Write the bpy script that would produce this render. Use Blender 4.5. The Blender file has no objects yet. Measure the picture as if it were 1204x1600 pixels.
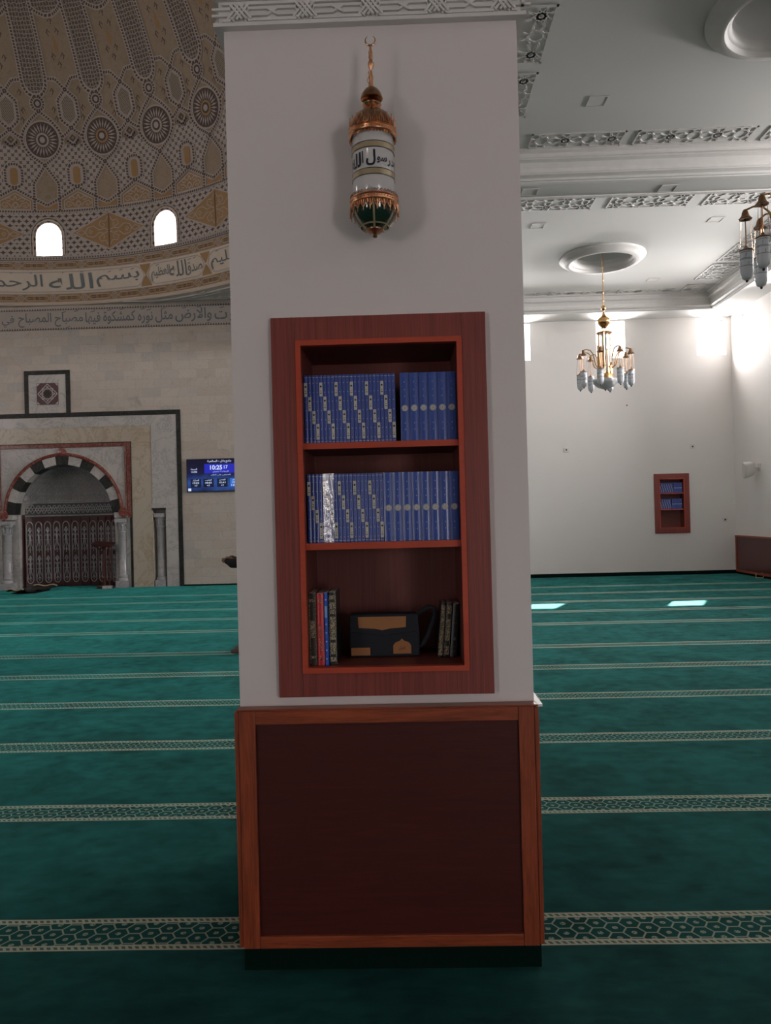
import bpy, bmesh, math, random, unicodedata
from mathutils import Vector, Matrix
random.seed(7)
PI = math.pi
sc = bpy.context.scene
COL = sc.collection
R_ = math.radians

# ------------------------------------------------------------------ camera
def cam_axes(yaw, pitch, roll):
    f = Vector((-math.sin(yaw) * math.cos(pitch), math.cos(yaw) * math.cos(pitch), math.sin(pitch)))
    r = Vector((math.cos(yaw), math.sin(yaw), 0)); u = r.cross(f)
    return r * math.cos(roll) + u * math.sin(roll), -r * math.sin(roll) + u * math.cos(roll), f
cr, cu, cf = cam_axes(R_(1.37), R_(0.277), R_(-1.43))
cam = bpy.data.cameras.new('camera'); camo = bpy.data.objects.new('camera', cam); COL.objects.link(camo)
cam.sensor_fit = 'VERTICAL'; cam.sensor_height = 36.0; cam.lens = 36.0 * 1203 / 1600
cam.clip_start = 0.05; cam.clip_end = 200
M = Matrix((cr, cu, -cf)).transposed().to_4x4(); M.translation = Vector((0, 0, 1.55))
camo.matrix_world = M
sc.camera = camo

# ------------------------------------------------------------------ light and exposure
sc.view_settings.view_transform = 'Standard'; sc.view_settings.look = 'None'
sc.view_settings.gamma = 1.0; sc.view_settings.use_curve_mapping = False
sc.view_settings.exposure = 0.0
sc.cycles.use_denoising = True
sc.cycles.max_bounces = 8; sc.cycles.diffuse_bounces = 5; sc.cycles.glossy_bounces = 3
sc.cycles.transmission_bounces = 4; sc.cycles.transparent_max_bounces = 8
sc.cycles.caustics_reflective = False; sc.cycles.caustics_refractive = False
sc.cycles.sample_clamp_indirect = 4.0

world = bpy.data.worlds.new('sky'); sc.world = world; world.use_nodes = True
bg = world.node_tree.nodes['Background']
bg.inputs['Color'].default_value = (0.95, 0.97, 1.0, 1); bg.inputs['Strength'].default_value = 3.0

def sun(direction, strength, angle, color):
    l = bpy.data.lights.new('sun', 'SUN'); l.energy = strength; l.angle = angle; l.color = color
    o = bpy.data.objects.new('sun', l); COL.objects.link(o)
    o.rotation_euler = Vector(direction).to_track_quat('-Z', 'Y').to_euler()
sun((-0.48, -1.0, -0.985), 110.0, R_(0.5), (1.0, 0.97, 0.93))

def area(loc, direction, sx, sy, power, color=(1.0, 0.955, 0.94), spread=PI):
    l = bpy.data.lights.new('daylight_fill', 'AREA'); l.shape = 'RECTANGLE'; l.size = sx; l.size_y = sy
    l.energy = power; l.color = color; l.spread = spread
    o = bpy.data.objects.new('daylight_fill', l); COL.objects.link(o)
    o.location = loc; o.rotation_euler = Vector(direction).to_track_quat('-Z', 'Y').to_euler()
    return o
WARM = (1.0, 0.87, 0.85)
WIN_X = (2.395, 4.615, 6.955)                    # openings of the far wall
WIN_W, WIN_Z0, WIN_Z1 = 0.67, 5.12, 5.98
for wx in WIN_X:
    area((wx + WIN_W / 2, 18.70, (WIN_Z0 + WIN_Z1) / 2 + 0.12), (0, -1, -0.42), WIN_W, WIN_Z1 - WIN_Z0, 175)
SIDE_Y = (17.28, 14.6, 11.9, 9.2, 6.5, 3.8, 1.1, -1.6, -4.3)       # openings of the right wall
for i, wy in enumerate(SIDE_Y):
    area((8.25, wy + WIN_W / 2, (WIN_Z0 + WIN_Z1) / 2 + 0.12), (-1, 0, -0.30), WIN_W, WIN_Z1 - WIN_Z0, 34 if i == 0 else 410 if i < 4 else 30 if i < 5 else 8)
# unseen fill lights added in openings behind the camera, and the lit ceiling lamp there
area((4.2, -5.4, 1.4), (0, 1, 0), 1.6, 2.4, 80, WARM)
area((-6.0, -5.4, 1.4), (0, 1, 0), 1.6, 2.4, 80, WARM)
area((-2.3, -1.0, 6.2), (0.1, 0.2, -1), 0.45, 0.45, 9, (1.0, 0.88, 0.82))
area((-16.6, 8.0, 5.3), (1, 0, -0.1), 6.0, 0.9, 130, WARM)  # unseen fill light added at the left wall opening

for k in range(0, 32, 2):                            # daylight in the sixteen windows of the dome
    t = R_(-1.5) + k * R_(11.25)
    area((-8.0 + 7.895 * math.sin(t), 10.35 + 7.895 * math.cos(t), 8.24), (-math.sin(t), -math.cos(t), 0), 0.56, 0.72, 38, (1.0, 0.93, 0.88))

# ------------------------------------------------------------------ node helper
class E:
    def __init__(s, nt, so): s.nt, s.so = nt, so
    def _m(s, op, *a):
        n = s.nt.nodes.new('ShaderNodeMath'); n.operation = op
        for i, v in enumerate((s,) + a):
            if isinstance(v, E): s.nt.links.new(v.so, n.inputs[i])
            else: n.inputs[i].default_value = float(v)
        return E(s.nt, n.outputs[0])
    def __add__(s, o): return s._m('ADD', o)
    def __sub__(s, o): return s._m('SUBTRACT', o)
    def __mul__(s, o): return s._m('MULTIPLY', o)
    def __truediv__(s, o): return s._m('DIVIDE', o)
    __radd__ = __add__; __rmul__ = __mul__
    def __rsub__(s, o): return (s * -1.0) + o
    def lt(s, o): return s._m('LESS_THAN', o)
    def gt(s, o): return s._m('GREATER_THAN', o)
    def abs(s): return s._m('ABSOLUTE')
    def mn(s, o): return s._m('MINIMUM', o)
    def mx(s, o): return s._m('MAXIMUM', o)
    def wrap(s, hi, lo=0.0): return s._m('WRAP', hi, lo)
    def sin(s): return s._m('SINE')
    def cos(s): return s._m('COSINE')
    def sqrt(s): return s._m('SQRT')
    def atan2(s, o): return s._m('ARCTAN2', o)
def mixc(nt, f, a, b):
    n = nt.nodes.new('ShaderNodeMix'); n.data_type = 'RGBA'
    for k, v in ((0, f), (6, a), (7, b)):
        if isinstance(v, E): nt.links.new(v.so, n.inputs[k])
        elif k: n.inputs[k].default_value = (*v[:3], 1)
        else: n.inputs[k].default_value = v
    return E(nt, n.outputs[2])
def coords(nt, kind='Object'):
    t = nt.nodes.new('ShaderNodeTexCoord'); s = nt.nodes.new('ShaderNodeSeparateXYZ')
    nt.links.new(t.outputs[kind], s.inputs[0])
    return [E(nt, s.outputs[i]) for i in range(3)], E(nt, t.outputs[kind])
def xyz(nt, x, y, z=0.0):
    c = nt.nodes.new('ShaderNodeCombineXYZ')
    for i, v in enumerate((x, y, z)):
        if isinstance(v, E): nt.links.new(v.so, c.inputs[i])
        else: c.inputs[i].default_value = v
    return E(nt, c.outputs[0])
def noise(nt, vec, scale, detail=2.0, rough=0.5, dist=0.0):
    n = nt.nodes.new('ShaderNodeTexNoise'); n.inputs['Scale'].default_value = scale
    n.inputs['Detail'].default_value = detail; n.inputs['Roughness'].default_value = rough
    n.inputs['Distortion'].default_value = dist
    if vec is not None: nt.links.new(vec.so, n.inputs['Vector'])
    return E(nt, n.outputs['Fac'])
def ramp(nt, f, stops):
    n = nt.nodes.new('ShaderNodeValToRGB'); nt.links.new(f.so, n.inputs[0])
    el = n.color_ramp.elements
    while len(el) < len(stops): el.new(0.5)
    for e, (p, c) in zip(el, stops):
        e.position = p; e.color = (*((c, c, c) if isinstance(c, (int, float)) else c), 1)
    return E(nt, n.outputs[0])
def mat(name, color=(0.8, 0.8, 0.8), rough=0.6, metal=0.0, spec=0.5, build=None, bump=None, **kw):
    m = bpy.data.materials.new(name); m.use_nodes = True; nt = m.node_tree
    b = nt.nodes['Principled BSDF']
    b.inputs['Base Color'].default_value = (*color, 1); b.inputs['Roughness'].default_value = rough
    b.inputs['Metallic'].default_value = metal; b.inputs['Specular IOR Level'].default_value = spec
    for k, v in kw.items(): b.inputs[k.replace('_', ' ')].default_value = v
    if build:
        c = build(nt)
        if c is not None: nt.links.new(c.so, b.inputs['Base Color'])
    else:                                        # every surface keeps a little unevenness of its own
        _, v = coords(nt); c = mixc(nt, noise(nt, v, 9.0, 3.0), tuple(x * 0.93 for x in color), tuple(min(1, x * 1.07) for x in color))
        nt.links.new(c.so, b.inputs['Base Color'])
    if bump:
        h, st, di = bump(nt)
        n = nt.nodes.new('ShaderNodeBump'); n.inputs['Strength'].default_value = st; n.inputs['Distance'].default_value = di
        nt.links.new(h.so, n.inputs['Height']); nt.links.new(n.outputs[0], b.inputs['Normal'])
    return m

# ------------------------------------------------------------------ materials
def carpet(nt):
    (x, y, z), v = coords(nt)
    wob = (noise(nt, xyz(nt, x, 0.0), 0.8, 2.0) - 0.5) * 0.03
    yy = y + wob
    tA = (yy - (2.883 - 0.6044)).wrap(1.2088) - 0.6044
    tB = (yy - (10.70 - 0.647)).wrap(1.294) - 0.647
    selA = yy.lt(9.8)
    t = tA * selA + tB * (1.0 - selA)
    d = t.abs()
    on = d.lt(0.112) * yy.lt(16.6)
    inner = d.lt(0.076)
    px = t / 0.068; py = x / 0.0716
    def cell(a, b): return (a + 500.0).wrap(1.0) - 0.5, (b + 866.0254).wrap(1.7320508) - 0.8660254
    ax, ay = cell(px, py); bx, by = cell(px - 0.5, py - 0.8660254)
    la = ax * ax + ay * ay; lb = bx * bx + by * by; s = la.lt(lb)
    gx = (ax * s + bx * (1.0 - s)).abs(); gy = (ay * s + by * (1.0 - s)).abs()
    hd = gx.mx(gx * 0.5 + gy * 0.8660254)
    line = hd.gt(0.455)
    ln = (gx * gx + gy * gy).sqrt()
    fl = ln.lt(0.15) * noise(nt, v, 160, 1.0).gt(0.42)
    n1 = noise(nt, v, 2.2, 5.0, 0.62, 0.6)
    nn = noise(nt, xyz(nt, x * 1.0, y * 2.6), 5.0, 4.0, 0.65)
    g = ramp(nt, n1 * 0.5 + nn * 0.5, [(0.38, (0.005, 0.011, 0.010)), (0.5, (0.008, 0.024, 0.022)), (0.62, (0.013, 0.042, 0.038))])
    cream = mixc(nt, noise(nt, v, 300, 1.0), (0.42, 0.37, 0.27), (0.60, 0.54, 0.42))
    dash = (d - 0.095).abs().lt(0.008) * ((x + t * 0.6 + 90.0) * 40.0).wrap(1.0).lt(0.55)
    brd = mixc(nt, dash, cream, (0.10, 0.11, 0.08))
    inn = mixc(nt, line.mx(fl), (0.006, 0.026, 0.022), (0.36, 0.33, 0.25))
    st = mixc(nt, inner, brd, inn)
    return mixc(nt, on, g, st)
M_carpet = mat('carpet', rough=0.95, spec=0.04, build=carpet, bump=lambda nt: (noise(nt, coords(nt)[1], 420, 2.0), 0.35, 0.004),
               Sheen_Weight=0.42, Sheen_Roughness=0.40, Sheen_Tint=(0.11, 0.85, 0.80, 1))
_nt = M_carpet.node_tree; _w = ramp(_nt, noise(_nt, coords(_nt)[1], 1.7, 5.0, 0.65, 0.7) * 0.6 + noise(_nt, coords(_nt)[1], 9.0, 3.0) * 0.4, [(0.36, 0.24), (0.5, 0.42), (0.62, 0.56)])
_nt.links.new(_w.so, _nt.nodes['Principled BSDF'].inputs['Sheen Weight'])   # the pile lies this way and that
def flatpaint(c0, c1, sc_=0.7):
    def f(nt):
        _, v = coords(nt); return mixc(nt, noise(nt, v, sc_, 4.0, 0.6), c0, c1)
    return f
M_white = mat('white_paint', rough=0.65, build=flatpaint((0.725, 0.665, 0.65), (0.775, 0.715, 0.70)), bump=lambda nt: (noise(nt, coords(nt)[1], 55, 3.0), 0.08, 0.003))
M_hall = mat('hall_white_lightened', rough=0.7, build=flatpaint((0.835, 0.80, 0.775), (0.875, 0.84, 0.815)))  # white paint lightened for the far walls; missing light put into the colour
M_gloss = mat('gloss_white_paint', rough=0.35, build=flatpaint((0.70, 0.68, 0.65), (0.77, 0.75, 0.72)))
M_ceil = mat('ceiling_plaster', rough=0.75, build=flatpaint((0.66, 0.66, 0.64), (0.72, 0.72, 0.70), 0.35), bump=lambda nt: (noise(nt, coords(nt)[1], 12, 3.0), 0.10, 0.006))
M_plaster = mat('moulded_plaster', (0.72, 0.70, 0.68), 0.6)
M_relief = mat('carved_plaster', (0.70, 0.68, 0.66), 0.55)
def marble_blocks(nt):
    (x, y, z), v = coords(nt)
    b = nt.nodes.new('ShaderNodeTexBrick'); nt.links.new(xyz(nt, x, z).so, b.inputs['Vector'])
    b.inputs['Scale'].default_value = 1.0; b.inputs['Brick Width'].default_value = 0.44; b.inputs['Row Height'].default_value = 0.215
    b.inputs['Mortar Size'].default_value = 0.004; b.inputs['Mortar Smooth'].default_value = 0.2; b.offset = 0.37; b.offset_frequency = 2
    b.inputs['Color1'].default_value = (0, 0, 0, 1); b.inputs['Color2'].default_value = (1, 1, 1, 1); b.inputs['Mortar'].default_value = (0.5, 0.5, 0.5, 1)
    f = E(nt, b.outputs['Color'])
    base = ramp(nt, f, [(0.0, (0.52, 0.45, 0.385)), (0.45, (0.59, 0.525, 0.46)), (0.8, (0.56, 0.51, 0.46)), (0.97, (0.49, 0.455, 0.42))])
    vein = noise(nt, v, 1.6, 8.0, 0.72, 1.8)
    vm = (vein - 0.5).abs()
    spots = noise(nt, v, 2.4, 6.0, 0.7, 0.5)
    c = mixc(nt, ramp(nt, vm, [(0.0, 0.35), (0.012, 0.0)]), base, (0.20, 0.17, 0.14))
    c = mixc(nt, ramp(nt, spots, [(0.60, 0.0), (0.72, 0.5)]), c, (0.24, 0.22, 0.20))
    return mixc(nt, E(nt, b.outputs['Fac']) * 0.5, c, (0.35, 0.30, 0.25))
M_marble = mat('cream_marble_blocks', rough=0.28, build=marble_blocks)
def marble(base, vein, sc_=1.5):
    def f(nt):
        _, v = coords(nt)
        a = (noise(nt, v, sc_, 8.0, 0.7, 2.0) - 0.5).abs()
        b = noise(nt, v, sc_ * 0.8, 4.0, 0.6, 1.0)
        c = mixc(nt, ramp(nt, a, [(0.0, 0.75), (0.03, 0.0)]), base, vein)
        return mixc(nt, ramp(nt, b, [(0.5, 0.0), (0.75, 0.45)]), c, vein)
    return f
M_mwhite = mat('white_marble', rough=0.22, build=marble((0.56, 0.53, 0.51), (0.34, 0.33, 0.33)))
M_mbeige = mat('beige_marble', rough=0.25, build=marble((0.55, 0.48, 0.39), (0.38, 0.30, 0.20), 0.9))
M_mblack = mat('black_marble', rough=0.42, spec=0.25, build=marble((0.014, 0.017, 0.016), (0.06, 0.06, 0.057), 2.5))
M_mred = mat('red_marble', rough=0.22, build=marble((0.20, 0.045, 0.035), (0.40, 0.22, 0.18), 3.5))
M_mgrey = mat('grey_marble', rough=0.25, build=marble((0.44, 0.43, 0.44), (0.25, 0.25, 0.27), 2.0))
M_carved = mat('carved_grey_plaster', (0.30, 0.28, 0.26), 0.6)
M_carvdk = mat('carved_ground', (0.09, 0.085, 0.08), 0.7)
def wood(c0, c1, sx, sz, sc_=1.0, ring=0.0, axis=0):
    def f(nt):
        (x, y, z), v = coords(nt)
        if axis == 1: x, z = z, x
        w = xyz(nt, (x + y) * sx, 0.0, z * sz)
        n1 = noise(nt, w, sc_, 6.0, 0.65, ring)
        n2 = noise(nt, w, sc_ * 5.0, 2.0, 0.5)
        return ramp(nt, n1 * 0.7 + n2 * 0.3, [(0.30, c0), (0.66, c1)])
    return f
M_mahog = mat('striped_mahogany', rough=0.38, build=wood((0.130, 0.024, 0.019), (0.300, 0.062, 0.048), 110, 1.6), bump=lambda nt: (noise(nt, xyz(nt, *[a * b for a, b in zip(coords(nt)[0], (130.0, 130.0, 1.5))]), 1.0, 2.0), 0.25, 0.0015))
M_trim = mat('red_wood_edging', rough=0.4, build=wood((0.42, 0.050, 0.020), (0.52, 0.068, 0.028), 4, 30))
M_inner = mat('dark_red_veneer', rough=0.5, build=wood((0.120, 0.028, 0.022), (0.205, 0.052, 0.040), 90, 1.4))
M_panel = mat('dark_mahogany_panel', rough=0.30, build=wood((0.055, 0.010, 0.009), (0.088, 0.016, 0.013), 2.0, 34, 1.0, 1.2))
M_railw = mat('reddish_oak_rail', rough=0.33, build=wood((0.115, 0.020, 0.008), (0.40, 0.085, 0.034), 3.0, 46, 1.0, 0.8))
M_stile = mat('reddish_oak_stile', rough=0.33, build=wood((0.115, 0.020, 0.008), (0.40, 0.085, 0.034), 3.0, 46, 1.0, 1.4, axis=1))
M_darkwood = mat('dark_red_wood', (0.060, 0.014, 0.013), 0.45)
M_brass = mat('polished_brass', (0.72, 0.42, 0.17), 0.24, 1.0)
M_gold = mat('rose_gold', (0.80, 0.42, 0.24), 0.28, 1.0)
M_golddark = mat('antique_brass', (0.36, 0.20, 0.11), 0.3, 1.0)
M_opal = mat('opal_glass', (0.62, 0.60, 0.59), 0.16, 0, 0.5, Coat_Weight=0.4)
M_ochre = mat('gilt_band', (0.46, 0.37, 0.23), 0.25, 0.35)
M_ink = mat('black_lettering', (0.012, 0.014, 0.03), 0.3)
M_dkglass = mat('dark_green_glass', (0.010, 0.030, 0.020), 0.06, 0, 0.8)
M_frost = mat('frosted_glass', (0.80, 0.83, 0.88), 0.35, 0, 0.6, Transmission_Weight=0.25)
M_etch = mat('etched_bands', (0.26, 0.31, 0.36), 0.4)
M_crystal = mat('crystal_glass', (0.80, 0.84, 0.88), 0.05, 0, 0.8, Transmission_Weight=0.6)
M_black = mat('black_plastic', (0.012, 0.012, 0.013), 0.4)
M_base = mat('dark_green_skirting', (0.003, 0.014, 0.011), 0.95, 0, 0.05)
M_blue = mat('blue_book_cloth', (0.026, 0.065, 0.33), 0.32, 0, 0.5, Coat_Weight=0.25, Coat_Roughness=0.15)
M_blue2 = mat('blue_ribbed_spine', (0.034, 0.085, 0.38), 0.32, 0, 0.5, Coat_Weight=0.35, Coat_Roughness=0.12)
M_tan = mat('grey_label', (0.56, 0.55, 0.52), 0.5)
M_paper = mat('paper', (0.68, 0.63, 0.55), 0.8)
M_bred = mat('red_book_cover', (0.55, 0.025, 0.03), 0.3)
M_bblk = mat('black_book_cover', (0.012, 0.012, 0.012), 0.35)
M_bbrn = mat('dark_olive_leather', (0.035, 0.028, 0.018), 0.45)
M_orn = mat('dull_gold_tooling', build=lambda nt: mixc(nt, noise(nt, coords(nt)[1], 260, 2.0).gt(0.5), (0.06, 0.05, 0.04), (0.46, 0.38, 0.24)), rough=0.45)
M_whitelet = mat('pale_lettering', (0.70, 0.66, 0.60), 0.5)
M_bag = mat('black_cloth', (0.010, 0.013, 0.020), 0.8, bump=lambda nt: (noise(nt, coords(nt)[1], 500, 2.0), 0.3, 0.001))
M_leath = mat('tan_leather', (0.36, 0.145, 0.045), 0.55)
M_spk = mat('off_white_plastic', (0.66, 0.64, 0.60), 0.45)
M_skin = mat('skin', (0.28, 0.13, 0.08), 0.55)
M_cloth = mat('black_garment', (0.012, 0.012, 0.014), 0.85)
M_hair = mat('black_hair', (0.01, 0.008, 0.007), 0.6)
M_sock = mat('grey_sock', (0.16, 0.13, 0.11), 0.9)
M_cream = mat('cream_fringe', (0.55, 0.45, 0.30), 0.9)

def glassmat():
    m = bpy.data.materials.new('window_glass'); m.use_nodes = True; nt = m.node_tree; nt.nodes.clear()
    o = nt.nodes.new('ShaderNodeOutputMaterial'); mx = nt.nodes.new('ShaderNodeMixShader'); mx.inputs[0].default_value = 0.06
    t = nt.nodes.new('ShaderNodeBsdfTransparent'); g = nt.nodes.new('ShaderNodeBsdfGlossy'); g.inputs['Roughness'].default_value = 0.05
    nt.links.new(t.outputs[0], mx.inputs[1]); nt.links.new(g.outputs[0], mx.inputs[2]); nt.links.new(mx.outputs[0], o.inputs[0])
    return m
M_glass = glassmat()
def milk():
    m = bpy.data.materials.new('milk_glass'); m.use_nodes = True; nt = m.node_tree; nt.nodes.clear()
    o = nt.nodes.new('ShaderNodeOutputMaterial'); t = nt.nodes.new('ShaderNodeBsdfTranslucent'); t.inputs[0].default_value = (.30, .30, .30, 1)
    nt.links.new(t.outputs[0], o.inputs[0]); return m
M_milk = milk()
def wrapmat():
    m = bpy.data.materials.new('clear_plastic_wrap'); m.use_nodes = True; nt = m.node_tree; nt.nodes.clear()
    o = nt.nodes.new('ShaderNodeOutputMaterial'); mx = nt.nodes.new('ShaderNodeMixShader'); mx.inputs[0].default_value = 0.27
    t = nt.nodes.new('ShaderNodeBsdfTransparent'); g = nt.nodes.new('ShaderNodeBsdfGlossy'); g.inputs['Roughness'].default_value = 0.2
    b = nt.nodes.new('ShaderNodeBump'); b.inputs['Strength'].default_value = 0.5; b.inputs['Distance'].default_value = 0.004
    nt.links.new(noise(nt, coords(nt)[1], 45, 3.0, 0.6, 1.0).so, b.inputs['Height']); nt.links.new(b.outputs[0], g.inputs['Normal'])
    nt.links.new(t.outputs[0], mx.inputs[1]); nt.links.new(g.outputs[0], mx.inputs[2]); nt.links.new(mx.outputs[0], o.inputs[0])
    return m
M_wrap = wrapmat()
def emis(name, col, st):
    m = bpy.data.materials.new(name); m.use_nodes = True; nt = m.node_tree; b = nt.nodes['Principled BSDF']
    b.inputs['Base Color'].default_value = (0.01, 0.01, 0.01, 1); b.inputs['Emission Color'].default_value = (*col, 1)
    b.inputs['Emission Strength'].default_value = st; b.inputs['Roughness'].default_value = 0.2
    return m
# dome surfaces (UV in metres along the ring and up the curve)
D_BASE, D_LINE, D_DARK, D_OCHRE = (0.47, 0.385, 0.30), (0.50, 0.445, 0.415), (0.115, 0.085, 0.075), (0.40, 0.245, 0.115)
def uvw(nt): (u, v, _), vec = coords(nt, 'UV'); return u, v, vec
def d_arab(nt):
    u, v, vec = uvw(nt)
    a = (noise(nt, vec, 5.0, 3.0, 0.5, 1.2) - 0.5).abs()
    c = mixc(nt, noise(nt, vec, 1.3, 2.0), (0.42, 0.335, 0.25), (0.33, 0.255, 0.185))
    return mixc(nt, ramp(nt, a, [(0.0, 0.6), (0.03, 0.0)]), c, (0.25, 0.19, 0.13))
def d_star(nt):
    u, v, vec = uvw(nt)
    n = nt.nodes.new('ShaderNodeTexVoronoi'); n.feature = 'DISTANCE_TO_EDGE'; n.inputs['Scale'].default_value = 12.5; n.inputs['Randomness'].default_value = 0.35
    nt.links.new(vec.so, n.inputs['Vector'])
    m = nt.nodes.new('ShaderNodeTexVoronoi'); m.feature = 'DISTANCE_TO_EDGE'; m.inputs['Scale'].default_value = 25.0; m.inputs['Randomness'].default_value = 0.5
    nt.links.new(vec.so, m.inputs['Vector'])
    e = E(nt, n.outputs['Distance']).lt(0.10).mx(E(nt, m.outputs['Distance']).lt(0.05) * 0.55)
    return mixc(nt, e, D_DARK, (0.42, 0.375, 0.33))
def d_diaper(nt, s=0.118, rot=True):
    u, v, vec = uvw(nt)
    a, b = ((u + v) * 0.7071, (u - v) * 0.7071) if rot else (u, v)
    x = ((a + 200.0) / s).wrap(1.0) - 0.5; y = ((b + 200.0) / s).wrap(1.0) - 0.5
    r = (x * x + y * y).sqrt(); th = y.atan2(x) * 4.0
    k = r.lt(th.cos() * 0.10 + 0.27) * r.gt(0.06)
    return mixc(nt, k, D_LINE, D_DARK)
def d_tri(nt):
    u, v, vec = uvw(nt)
    row = (((v + 200.0) / 0.21).wrap(1.0)).lt(0.5)
    x = (((u + 200.0) / 0.17 + row * 0.5).wrap(1.0) - 0.5).abs(); y = (((v + 200.0) / 0.105).wrap(1.0) - 0.5).abs()
    k = (x * 1.2).sqrt() + (y * 1.0).sqrt()
    return mixc(nt, k.lt(0.86), D_LINE, D_DARK)
def d_hatch(nt):
    u, v, vec = uvw(nt)
    a = ((u + v * 0.8 + 100.0) * 22.0).wrap(1.0).lt(0.42); b = ((u - v * 0.8 + 100.0) * 22.0).wrap(1.0).lt(0.42)
    return mixc(nt, a.mx(b), (0.12, 0.08, 0.055), (0.38, 0.34, 0.29))
M_dome = mat('dome_stucco', rough=0.8, build=d_arab)
M_dstar = mat('dome_star_lattice', rough=0.8, build=d_star)
M_ddiap = mat('dome_diaper', rough=0.8, build=d_diaper)
M_dtri = mat('drum_dotted_stucco', rough=0.8, build=d_tri)
M_dhat = mat('dome_hatching', rough=0.8, build=d_hatch)
M_dline = mat('stucco_strapwork', D_LINE, 0.75)
M_ddark = mat('dark_rope_line', D_DARK, 0.8)
M_dochre = mat('ochre_stucco', D_OCHRE, 0.75)
M_dcream = mat('cream_stucco', (0.74, 0.64, 0.54), 0.7)
M_dblue = mat('blue_grey_lettering', (0.16, 0.19, 0.20), 0.6)
DOME = [M_dome, M_dline, M_ddark, M_dochre, M_dstar, M_ddiap, M_dhat, M_dcream, M_dtri, M_dblue]
BASE, LINE, DARK, OCHRE, STAR, DIAP, HAT, CREAM, TRI, BLUE = range(10)

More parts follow.
